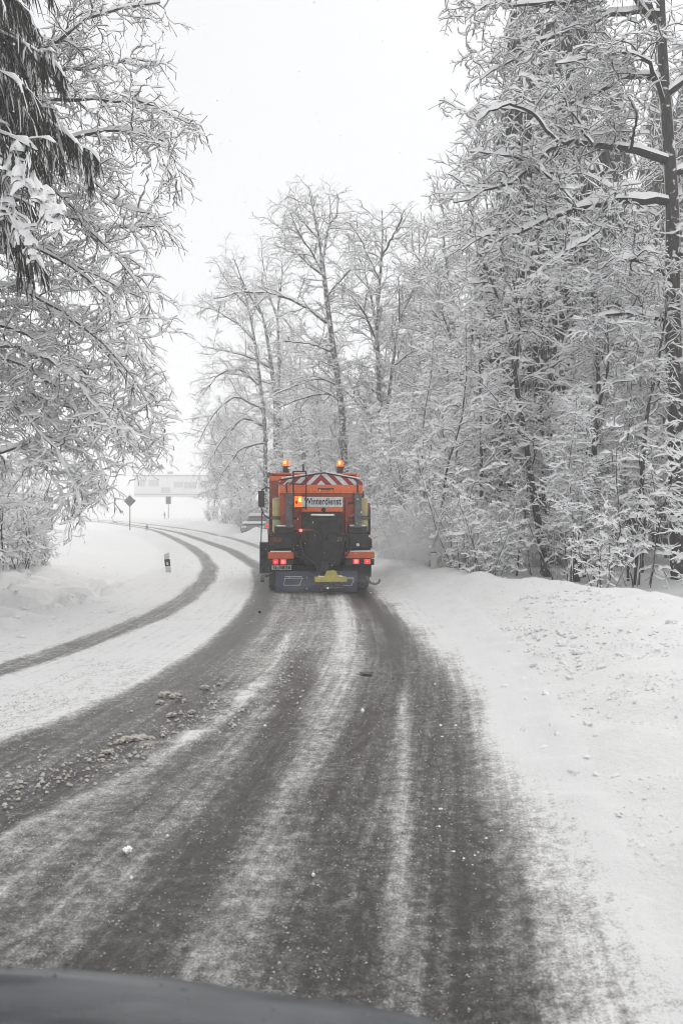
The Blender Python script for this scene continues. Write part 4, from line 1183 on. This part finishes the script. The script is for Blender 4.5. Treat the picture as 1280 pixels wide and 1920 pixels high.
# shrubs
GB = 'snowy shrubs along the foot of the wood'
LBs = 'low snow-bent shrub at the foot of the wood behind the snow bank'
k = 0
for y in np.arange(14.2, 62, .95):
    cx = float(crest_x(np.array([y]))[0])
    for off in (.9, 2.6):
        x = cx + off + g.normal(0, .35) + (.8 if y < 17 else 0)
        if x / y > .55 or g.random() < .25 or (.425 < x / y < .47 and y < 18.5) or (abs(x / y + .1035) < .022 and 40 < y < 60): continue
        place(shrub, int(g.integers(0, 2)), 'shrub', x, y + g.normal(0, .3), g.uniform(.6, 1.05), g.uniform(0, 6.28), LBs, GB, 'shrub'); k += 1
# shrubs by the side road and field beyond the bend
for px, py, d, s in [(440, 985, 66, .8), (420, 985, 72, .9), (465, 985, 62, .7), (395, 980, 80, .8), (480, 980, 70, 1.1)]:
    x = (px - 640) / F_PX * d
    place(shrub, k % 2, 'shrub', x, d, s, g.uniform(0, 6.28), 'low snowy shrub at the outside of the far bend', 'shrubs at the outside of the far bend', 'shrub'); k += 1
# thicket at the lower left
for px, d, s in [(-70, 15.5, 1.15), (-10, 16.2, .95), (40, 17.0, .72), (-130, 15, 1.2), (75, 18.0, .5), (10, 18.5, .8)]:
    x = (px - 640) / F_PX * d
    place(shrub, k % 2, 'shrub', x, d, s, g.uniform(0, 6.28), 'brownish snowy thicket under the beech on the left verge', 'thicket shrubs under the beech', 'shrub'); k += 1
for px, d, s in [(-60, 24, .9), (-20, 30, 1.0), (40, 36, .8), (-160, 20, 1.0), (-120, 40, 1.0)]:
    x = (px - 640) / F_PX * d
    place(protos, k % 3, 'young_tree', x, d, s, g.uniform(0, 6.28), 'snowy young tree half hidden behind the drooping beech', 'young trees behind the drooping beech', 'tree'); k += 1
# ------------------------------------------------------------------ roadside things
M['alu'] = simple('weathered_aluminium', (0.16, 0.165, 0.17), (0.11, 0.113, 0.118), rough=.5, scale=5)
M['post_white'] = simple('white_plastic', (0.66, 0.66, 0.65), (0.55, 0.55, 0.54), rough=.6, scale=8)
M['post_black'] = simple('black_plastic', (0.02, 0.02, 0.02), (0.035, 0.035, 0.035), rough=.6)
M['wall_white'] = simple('white_render', (0.80, 0.80, 0.79), (0.74, 0.74, 0.73), rough=.9, scale=.6)
M['wall_grey'] = simple('grey_cladding', (0.30, 0.31, 0.33), (0.24, 0.25, 0.27), rough=.8, scale=1)

def px_ground(px, d): x = (px - 640) / F_PX * d; return x, gz(x, d)

# diamond sign seen from behind
d = 58.0; x, z = px_ground(244, d)
sgn = empty('road_sign', (x, d, z)); tag(sgn, 'grey back of a diamond-shaped road sign on a post left of the bend', 'road sign')
hgt = EYE + (HOR - 939) / F_PX * d - z
MB().cyl((0, 0, -.3), (0, 0, hgt + .45), .035, n=10).build('post', M['steel'], sgn)
m = MB(); m.box((0, -.05, hgt), (.66, .012, .66), .02, (0, math.radians(45), 0)); pan = m.build('panel', M['alu'], sgn)
m = MB(); m.box((0, -.062, hgt + .18), (.36, .02, .04), .004); m.box((0, -.062, hgt - .18), (.36, .02, .04), .004); m.build('clamp', M['steel'], pan)
m = MB(); m.box((-.19, -.062, hgt + .25), (.50, .07, .035), .015, (0, math.radians(-45), 0)); m.box((.19, -.062, hgt + .25), (.50, .07, .035), .015, (0, math.radians(45), 0)); m.build('snow_load', M['load_snow'], pan)
# rectangular sign further on
d = 88.0; x, z = px_ground(316, d)
sgn = empty('road_sign', (x, d, z)); tag(sgn, 'small upright rectangular sign on a thin post in front of the white building', 'road sign')
hgt = EYE + (HOR - 938) / F_PX * d - z
MB().cyl((0, 0, -.3), (0, 0, hgt + .4), .04, n=10).build('post', M['steel'], sgn)
m = MB(); m.box((0, -.05, hgt), (.58, .02, .86), .02); pan = m.build('panel', M['alu'], sgn)
m = MB(); m.box((0, -.05, hgt + .46), (.58, .09, .07), .03); m.build('snow_load', M['load_snow'], pan)

def delineator(px, d, h, label, tilt=0.0, sc=1.0, band_=True):
    x, z = px_ground(px, d)
    r = empty('delineator_post', (x, d, z)); r.rotation_euler = (0, tilt, 0)
    tag(r, label, 'marker post', 'marker posts along the road')
    tri = [(-.07, 0.05), (.07, 0.05), (.0, -.06)]
    def seg(nm, z0, z1, mt, k=1.0, slant=0.0, par=None):
        m = MB()
        a = [m.bm.verts.new((q[0] * k * sc, -q[1] * k * sc, z0 + slant * q[0])) for q in tri]
        b = [m.bm.verts.new((q[0] * k * sc, -q[1] * k * sc, z1 + slant * q[0])) for q in tri]
        m.bm.faces.new(a); m.bm.faces.new(b[::-1])
        for i in range(3): m.bm.faces.new((a[i], a[(i + 1) % 3], b[(i + 1) % 3], b[i]))
        return m.build(nm, M[mt], par or r)
    lo_ = .345 if band_ else .80
    seg('post', -.3, h * (lo_ - .005), 'post_white', 1, 0)
    b = seg('black_band', h * lo_, h * max(.70, lo_ + .06), 'post_black', 1.02, 0)
    seg('post_top', h * max(.705, lo_ + .065), h, 'post_white', 1, .35)
    m = MB(); m.box((0, -.055 * sc, h * .47), (.05 * sc, .012, h * .14), .004); m.build('reflector', M['white_refl'], b) if band_ else m.bm.free()
    return r
delineator(317, 22.0, .56, 'black-banded white marker post nearest on the left verge, tilted in the snow', math.radians(-6), 1.1)
delineator(276, 58.0, .50, 'small dark marker post beside the diamond sign at the bend', 0, 1.1)
delineator(812, 19.5, .50, 'pale marker post almost lost in the spray beside the bank', 0, 1.0, False)
delineator(309, 86.0, .80, 'tiny marker post beside the rectangular sign', 0, 1.2)

# long low building in the mist
d = 200.0
def bx(px): return (px - 640) / F_PX * d
def bz(py): return EYE + (HOR - py) / F_PX * d
M['haze_lightened'] = simple('haze_lightened_glass', (0.36, 0.37, 0.38), (0.46, 0.46, 0.46), rough=.4, scale=1)  # panes lightened: fading by haze is put into their colour
x0, x1 = bx(252), bx(420); zb = gz((x0 + x1) / 2, d) - .6; zt = bz(893)
bld = empty('building', ((x0 + x1) / 2, d, zb)); tag(bld, 'long low white building fading into the mist beyond the bend', 'building')
cx_, W_, H_ = 0, x1 - x0, zt - zb
MB().box((0, 5, H_ / 2), (W_, 10, H_), .02).build('wall', M['wall_white'], bld)
MB().box((0, 5, H_ + .12), (W_ + .8, 10.8, .24), .03).build('roof', M['wall_grey'], bld)
m = MB(); m.box((0, 5, H_ + .40), (W_ + .7, 10.7, .30), .12); m.build('roof_snow', M['load_snow'], bld)
for a, b, c, e in ((279, 298, 900, 912), (326, 343, 903, 914), (345, 368, 904, 916), (372, 388, 904, 916), (302, 320, 914, 924), (258, 272, 900, 912)):
    w, h = bx(b) - bx(a), bz(c) - bz(e)
    xc = (bx(a) + bx(b)) / 2 - (x0 + x1) / 2; zc = (bz(c) + bz(e)) / 2 - zb
    f_ = MB().box((xc, -.01, zc), (w + .14, .08, h + .14), .01).build('window', M['wall_white'], bld)
    n = 3
    for i in range(n):
        MB().box((xc - w / 2 + w * (i + .5) / n, -.055, zc), (w / n - .06, .02, h), 0).build('pane', M['haze_lightened'], f_)
MB().box((bx(315) - (x0 + x1) / 2, 3, H_ + .8), (1.3, 1.3, 1.2), .02).build('chimney', M['wall_grey'], bld)
MB().box((0, -.06, bz(927) - zb), (W_, .1, .25), .01).build('plinth', M['wall_grey'], bld)

# shed half hidden at the left edge
d = 48.0; x, z = px_ground(-10, d)
sh = empty('shed', (x, d, z - .2)); tag(sh, 'low grey shed with a snowy roof seen through the beech twigs', 'shed')
zt = EYE + (HOR - 922) / F_PX * d - z
MB().box((0, 2, zt / 2), (4.4, 4, zt), .02).build('wall', M['wall_grey'], sh)
m = MB(); m.prism_x([(-.4, zt - .05), (4.4, zt - .05), (2, zt + .9)], -2.5, 2.5); m.build('roof', M['load_snow'], sh)

# parked car, half hidden by the truck
d = 53.0; x, z = px_ground(489, d)
car = empty('parked_car', (x, d, z + .12), math.radians(-8)); tag(car, 'snow-capped car standing beyond the bend, half hidden by the truck', 'car')
M['car_grey'] = simple('grey_car_paint', (0.20, 0.205, 0.21), (0.30, 0.30, 0.30), rough=.4, scale=3)
m = MB(); m.prism_x([(-2.1, .35), (-2.15, .65), (-2.05, .85), (-1.2, .98), (1.7, 1.0), (2.1, .85), (2.15, .4)], -.88, .88)
bmesh.ops.bevel(m.bm, geom=list(m.bm.edges), offset=.06, segments=2, affect='EDGES'); m.build('body', M['car_grey'], car, True)
m = MB(); m.prism_x([(-1.25, .97), (-.55, 1.42), (.9, 1.44), (1.65, .99)], -.74, .74); cb = m.build('cabin', M['car_grey'], car)
m = MB(); m.prism_x([(-1.24, 1.0), (-.60, 1.40), (-.61, 1.41), (-1.26, 1.0)], -.66, .66); m.build('windscreen', M['glass'], cb)
for s in (-1, 1):
    m = MB(); m.prism_x([(-1.0, 1.02), (-.50, 1.38), (.8, 1.40), (1.35, 1.02)], s * .742, s * .748); m.build('side_window', M['glass'], cb)
    m = MB(); m.box((s * .62, -2.12, .72), (.34, .06, .14), .02); m.build('headlight', M['white_refl'], car)
    for y in (-1.35, 1.3):
        m = MB(); m.cyl((s * .66, y, .32), (s * .90, y, .32), .32, n=18); m.build('wheel', M['rubber'], car)
m = MB(); m.box((0, .2, 1.52), (1.42, 1.6, .20), .09); m.box((0, -1.65, 1.0), (1.5, .75, .16), .07); m.build('snow_load', M['load_snow'], car, True)

# things lying on the road
def lump_obj(name, x, y, s, mat, label, cat, sz=.6, seed=1, grp=None):
    g_ = np.random.default_rng(seed)
    m = MB(); m.ball((0, 0, 0), s, 3)
    for v in m.bm.verts:
        n = v.co.normalized(); k = 1 + .25 * math.sin(n.x * 5 + seed) * math.cos(n.y * 4 + seed * 2) + .12 * math.sin(n.z * 9 + n.x * 7)
        k *= 1 + .16 * math.sin(n.x * 13 + n.y * 11 + seed * 3) * math.sin(n.z * 12 + seed)
        v.co = Vector((v.co.x * k * (1 + .35 * math.sin(seed * 1.7)), v.co.y * k, v.co.z * k * sz))
    o = m.build(name, mat, None, True); o.location = (x, y, gz(x, y) + .015 + s * sz * .5)
    return tag(o, label, cat, grp)
def pg(px, py):
    dd = EYE / ((py - HOR) / F_PX); return (px - 640) / F_PX * dd, dd
x, y = pg(240, 1601); lump_obj('snow_lump', x, y, .022, M['load_snow'], 'white lump of snow lying alone on the bare left part of the lane', 'snow lump', .6, 2)
x, y = pg(587, 1648); lump_obj('snow_lump', x, y, .010, M['load_snow'], 'tiny white snow crumb on the dark wheel track in the middle', 'snow lump', .8, 3)
M['slush_lump'] = simple('dirty_slush', (.52, .50, .45), (.24, .22, .19), rough=.85, scale=26)
for i, (px_, py_, s_) in enumerate([(265, 1390, .050), (240, 1392, .040), (285, 1392, .034), (225, 1396, .035), (312, 1308, .050), (330, 1311, .045), (345, 1318, .032), (300, 1322, .036), (385, 1294, .034), (322, 1345, .036), (275, 1404, .030), (360, 1340, .026), (200, 1415, .028), (410, 1287, .026), (305, 1380, .024)]):
    x, y = pg(px_, py_); lump_obj('slush_lump', x, y, s_, M['slush_lump'], 'dirty lump on the broken slush ridge between the wheel tracks', 'slush lump', .42 + .1 * (i % 3), 4 + i, 'lumps on the slush ridge')
x, y = pg(686, 1267)
m = MB(); m.ball((0, 0, 0), .075, 2, (1, .85, .09)); o = m.build('dead_leaf', M['black'], None, True); o.location = (x, y, gz(x, y) + .03); tag(o, 'flat dark scrap lying on the road behind the truck', 'debris')
x, y = pg(487, 1150); lump_obj('road_stone', x, y, .03, M['soot'], 'small dark stone at the edge of the left wheel track', 'stone', .7, 6)

# crumbs of snow thrown up along the verge and the slush rows
g = np.random.default_rng(9)
def crumbs(name, pts, sizes, mat):
    base = np.array([[1, 0, 0], [-.5, .87, 0], [-.5, -.87, 0], [.3, .1, .8], [-.4, .3, .7], [.05, -.5, .75]], float)
    base = base * [1, 1, .8]
    tri = np.array([[0, 1, 3], [1, 4, 3], [1, 2, 4], [2, 5, 4], [2, 0, 5], [0, 3, 5], [3, 4, 5]])
    n = len(pts); a = g.uniform(0, 6.28, n)
    c, s_ = np.cos(a), np.sin(a)
    V = base[None] * sizes[:, None, None] * g.uniform(.6, 1.35, (n, 6, 3))
    X = V[..., 0] * c[:, None] - V[..., 1] * s_[:, None]; Y = V[..., 0] * s_[:, None] + V[..., 1] * c[:, None]
    VV = np.stack([X, Y, V[..., 2]], -1) + pts[:, None]
    F = (tri[None] + (np.arange(n) * 6)[:, None, None]).reshape(-1, 3)
    me = np_mesh(name, VV.reshape(-1, 3), None, True, F)
    return tag(link_mesh(name, me, mat), kind='stuff')
yy = np.concatenate([2.2 + 24 * g.random(9000) ** 1.7, 2.2 + 7 * g.random(3000)])
tt = g.normal(1.35, .7, len(yy))
xx = road_x(yy) + (2.75 + tt) / road_c(yy)
k_ = (vnoise(xx * 1.3, yy * 1.3, 91) > .42) & (tt > np.interp(yy, [2, 6, 12], [.1, -.2, -.5]))
xx, yy = xx[k_], yy[k_]
crumbs('snow_crumbs', np.stack([xx, yy, ground_z(xx, yy)], 1), .004 + .016 * g.random(len(xx)) ** 4 + .005 * (yy > 6), M['snow'])
yy = 3.0 + 11 * g.random(5200) ** 1.4
xx = line_x([(-2.6, 3), (-2.2, 4.4), (-1.5, 5.4), (-.95, 6.4), (-.8, 8), (-.75, 13)], yy) + g.normal(0, .22, len(yy))
crumbs('slush_crumbs', np.stack([xx, yy, ground_z(xx, yy) + .018], 1), .004 + .020 * g.random(len(xx)) ** 4, simple('slush', (.52, .51, .47), (.34, .32, .28), rough=.8, scale=12))

# granular slush on the lane and clods broken off the ploughed banks
yy = 2.25 + 6.5 * g.random(26000) ** 1.6
xx = road_x(yy) + g.uniform(-1.2, 3.0, len(yy)) / road_c(yy)
cv = cover_tint(xx, yy)
k_ = g.random(len(yy)) < .15 + 1.1 * cv * (vnoise(xx * 6, yy * 6, 55) > .35)
xx, yy, cv = xx[k_], yy[k_], cv[k_]
crumbs('slush_grains', np.stack([xx, yy, ground_z(xx, yy) + .004 + .016 * cv], 1), .0022 + .0045 * g.random(len(xx)) ** 2.5 + .0004 * yy, simple('slush_grain', (.46, .455, .44), (.26, .25, .24), rough=.8, scale=16))
def clods(name, x, y, s, lift=.12):
    m = MB(); m.ball((0, 0, 0), 1.0, 2)
    m.bm.verts.ensure_lookup_table()
    bv = np.array([v.co for v in m.bm.verts]); bf = np.array([[v.index for v in f.verts] for f in m.bm.faces]); m.bm.free()
    n = len(x); V = np.repeat(bv[None], n, 0)
    for q in range(3):
        ax = norm(g.normal(0, 1, (n, 3))); amp = g.uniform(.15, .45, n)
        V = V * (1 + amp[:, None] * np.sin((V * ax[:, None]).sum(-1) * (2.2 + q) + g.uniform(0, 6, n)[:, None]))[..., None]
    V = V * s[:, None, None] * np.array([1, 1, .62])
    V = V + np.stack([x, y, ground_z(x, y) + s * lift], 1)[:, None]
    F = (bf[None] + (np.arange(n) * len(bv))[:, None, None]).reshape(-1, 3)
    return tag(link_mesh(name, np_mesh(name, V.reshape(-1, 3), None, True, F), M['snow']), kind='stuff')
yy = g.uniform(4.2, 12, 1600); dd_ = g.uniform(3.2, 5.8, 1600)
xx = road_x(yy) + dd_ / road_c(yy); k_ = (vnoise(xx * .9, yy * .9, 15) > .45) & (xx < crest_x(yy) - .3)
xx, yy = xx[k_], yy[k_]
clods('snow_clods', xx, yy, .008 + .030 * g.random(len(xx)) ** 3)
yy = g.uniform(7.5, 16, 420); xx = road_x(yy) - g.uniform(2.5, 5.5, 420)
k_ = vnoise(xx * .8, yy * .8, 16) > .5
xx, yy = xx[k_], yy[k_]
clods('snow_clods', xx, yy, .012 + .05 * g.random(len(xx)) ** 3, .3)

# ------------------------------------------------------------------ the van the picture was taken from
def van_mat():
    m, n, p = new_mat('dark_van_paint')
    c = n.nodes.new('ShaderNodeTexCoord'); mp = n.nodes.new('ShaderNodeMapping'); mp.inputs['Scale'].default_value = (1.2, 4.5, 1)
    n.links.new(c.outputs['Object'], mp.inputs['Vector'])
    r, t = noise_mix(n, 2.4, (0.010, 0.013, 0.016), (0.080, 0.090, 0.098), .40, .64, 7, vec=mp.outputs[0])     # wet film streaks, with reflections painted into their paler colour
    n.links.new(r.outputs[0], p.inputs['Base Color'])
    q = n.nodes.new('ShaderNodeMapRange'); q.inputs['From Min'].default_value = .35; q.inputs['From Max'].default_value = .7; q.inputs['To Min'].default_value = .10; q.inputs['To Max'].default_value = .5
    n.links.new(t.outputs['Fac'], q.inputs['Value']); n.links.new(q.outputs[0], p.inputs['Roughness'])
    p.inputs['Coat Weight'].default_value = .25; p.inputs['Coat Roughness'].default_value = .12
    b = n.nodes.new('ShaderNodeBump'); b.inputs['Strength'].default_value = .25; b.inputs['Distance'].default_value = .01
    n.links.new(t.outputs['Fac'], b.inputs['Height']); n.links.new(b.outputs[0], p.inputs['Normal'])
    return m
M['van_paint'] = van_mat()
van = empty('van', (-.50, .2, 0)); tag(van, 'dark grey bonnet of the following van at the bottom edge', 'van')
edge_pts = [(-1.0, .62), (-.95, .76), (-.80, .84), (-.5, .885), (-.02, .885), (.13, .875), (.28, .855), (.40, .825), (.54, .795), (.66, .755), (.80, .66), (.94, .52), (1.0, .36)]
nu = 60
ex = np.linspace(-.98, .98, nu); ey = np.interp(ex, [p[0] for p in edge_pts], [p[1] for p in edge_pts])
rows = 26
V = []
for j in range(rows):
    s_ = j / (rows - 1)
    yv = .05 + (ey - .05) * s_
    zv = 1.131 - .085 * s_ ** 1.6 - .03 * (np.abs(ex) / .98) ** 4 - .05 * ss(s_, .93, 1.0) + .008 * np.exp(-((np.abs(ex) - .55) / .05) ** 2) * (1 - s_)
    V.append(np.stack([ex, yv, zv], 1))
for k, (dy, zz) in enumerate(((.02, .996), (.045, .92), (.06, .82))):
    V.append(np.stack([ex, ey + dy, np.full(nu, zz) - .03 * (np.abs(ex) / .98) ** 4], 1))
V = np.concatenate(V)
me = np_mesh('bonnet', V, grid_faces(rows + 3, nu), True)
bo = link_mesh('bonnet', me, M['van_paint'], van)
m = MB()
Vb = []
for zz, dy in ((.815, .055), (.62, .10), (.55, .13), (.40, .13), (.28, .06)): Vb.append(np.stack([ex, ey + dy, np.full(nu, zz)], 1))
me = np_mesh('front_bumper', np.concatenate(Vb), grid_faces(5, nu), True); link_mesh('front_bumper', me, M['black'], van)
for s in (-1, 1):
    m = MB(); m.box((s * .74, np.interp(s * .74, ex, ey) + .05, .72), (.32, .08, .16), .03, (0, 0, -s * .5)); m.build('headlight', M['white_refl'], van)
    m = MB(); m.box((s * .975, .15, .70), (.06, .75, .72), .02); m.build('front_wing', M['van_paint'], van)
dr = MB(); gg = random.Random(4)
for k in range(260):
    x_ = gg.uniform(-.6, .75); s_ = gg.uniform(.2, .97)
    yv = .05 + (float(np.interp(x_, ex, ey)) - .05) * s_; zv = 1.131 - .085 * s_ ** 1.6 - .03 * (abs(x_) / .98) ** 4
    dr.ball((x_, yv, zv), gg.uniform(.0010, .0042), 1, (gg.uniform(1, 2.4), 1, .35))
o = dr.build('meltwater_drops', M['glass'], van, True); o['kind'] = 'stuff'

# ------------------------------------------------------------------ air: snowfall, spray thrown by the plough, haze
n = 4200
pts = np.stack([g.uniform(-7, 7, n), g.uniform(2.5, 22, n), g.uniform(.2, 11, n)], 1)
pq = (640 + pts[:, 0] / pts[:, 1] * F_PX, HOR - (pts[:, 2] - EYE) / pts[:, 1] * F_PX)
pts = pts[~((pq[0] > 555) & (pq[0] < 650) & (pq[1] > 922) & (pq[1] < 965))]; n = len(pts)      # none happens to hang before the sign
oc = np.array([[1, 0, 0], [-1, 0, 0], [0, 1, 0], [0, -1, 0], [0, 0, 1], [0, 0, -1.0]])
of = np.array([[0, 2, 4], [2, 1, 4], [1, 3, 4], [3, 0, 4], [2, 0, 5], [1, 2, 5], [3, 1, 5], [0, 3, 5]])
sz = g.uniform(.003, .009, n)
V = (pts[:, None] + oc[None] * sz[:, None, None] * g.uniform(.7, 1.4, (n, 6, 1))).reshape(-1, 3)
me = np_mesh('falling_snow', V, None, True, (of[None] + (np.arange(n) * 6)[:, None, None]).reshape(-1, 3))
tag(link_mesh('falling_snow', me, M['load_snow']), kind='stuff')

def spray(name, c, r, dens, rz=0):
    m = MB(); m.ball((0, 0, 0), 1.0, 3)
    mt = bpy.data.materials.new(name); mt.use_nodes = True; n_ = mt.node_tree; n_.nodes.remove(n_.nodes['Principled BSDF'])
    v = n_.nodes.new('ShaderNodeVolumePrincipled'); v.inputs['Color'].default_value = (.97, .97, .97, 1)
    tc_ = n_.nodes.new('ShaderNodeTexCoord'); ln = n_.nodes.new('ShaderNodeVectorMath'); ln.operation = 'LENGTH'
    n_.links.new(tc_.outputs['Object'], ln.inputs[0])
    fo = n_.nodes.new('ShaderNodeMapRange'); fo.inputs['From Min'].default_value = 1.0; fo.inputs['From Max'].default_value = .25; fo.interpolation_type = 'SMOOTHSTEP'
    n_.links.new(ln.outputs['Value'], fo.inputs['Value'])
    no = n_.nodes.new('ShaderNodeTexNoise'); no.inputs['Scale'].default_value = 2.2; no.inputs['Detail'].default_value = 4
    n_.links.new(tc_.outputs['Object'], no.inputs['Vector'])
    nr = n_.nodes.new('ShaderNodeMapRange'); nr.inputs['From Min'].default_value = .35; nr.inputs['From Max'].default_value = .7
    n_.links.new(no.outputs['Fac'], nr.inputs['Value'])
    mu = n_.nodes.new('ShaderNodeMath'); mu.operation = 'MULTIPLY'; n_.links.new(fo.outputs[0], mu.inputs[0]); n_.links.new(nr.outputs[0], mu.inputs[1])
    m2 = n_.nodes.new('ShaderNodeMath'); m2.operation = 'MULTIPLY'; m2.inputs[1].default_value = dens; n_.links.new(mu.outputs[0], m2.inputs[0])
    n_.links.new(m2.outputs[0], v.inputs['Density']); n_.links.new(v.outputs[0], n_.nodes['Material Output'].inputs['Volume'])
    o = m.build(name, mt); o.location = c; o.scale = r; o.rotation_euler = (0, 0, rz)
    return tag(o, kind='stuff')
spray('snow_spray', (3.1, 20.8, 1.0), (3.4, 2.5, 1.4), 1.6)
spray('wheel_spray', (-.35, 16.4, .28), (1.9, 1.3, .42), .28)

hz_m = bpy.data.materials.new('haze_air'); hz_m.use_nodes = True
n_ = hz_m.node_tree; n_.nodes.remove(n_.nodes['Principled BSDF'])
v = n_.nodes.new('ShaderNodeVolumePrincipled'); v.inputs['Color'].default_value = (.985, .985, .99, 1); v.inputs['Density'].default_value = HAZE_DENSITY
n_.links.new(v.outputs[0], n_.nodes['Material Output'].inputs['Volume'])
m = MB(); m.box((0, 117, 14.5), (390, 280, 34)); tag(m.build('haze', hz_m), kind='stuff')
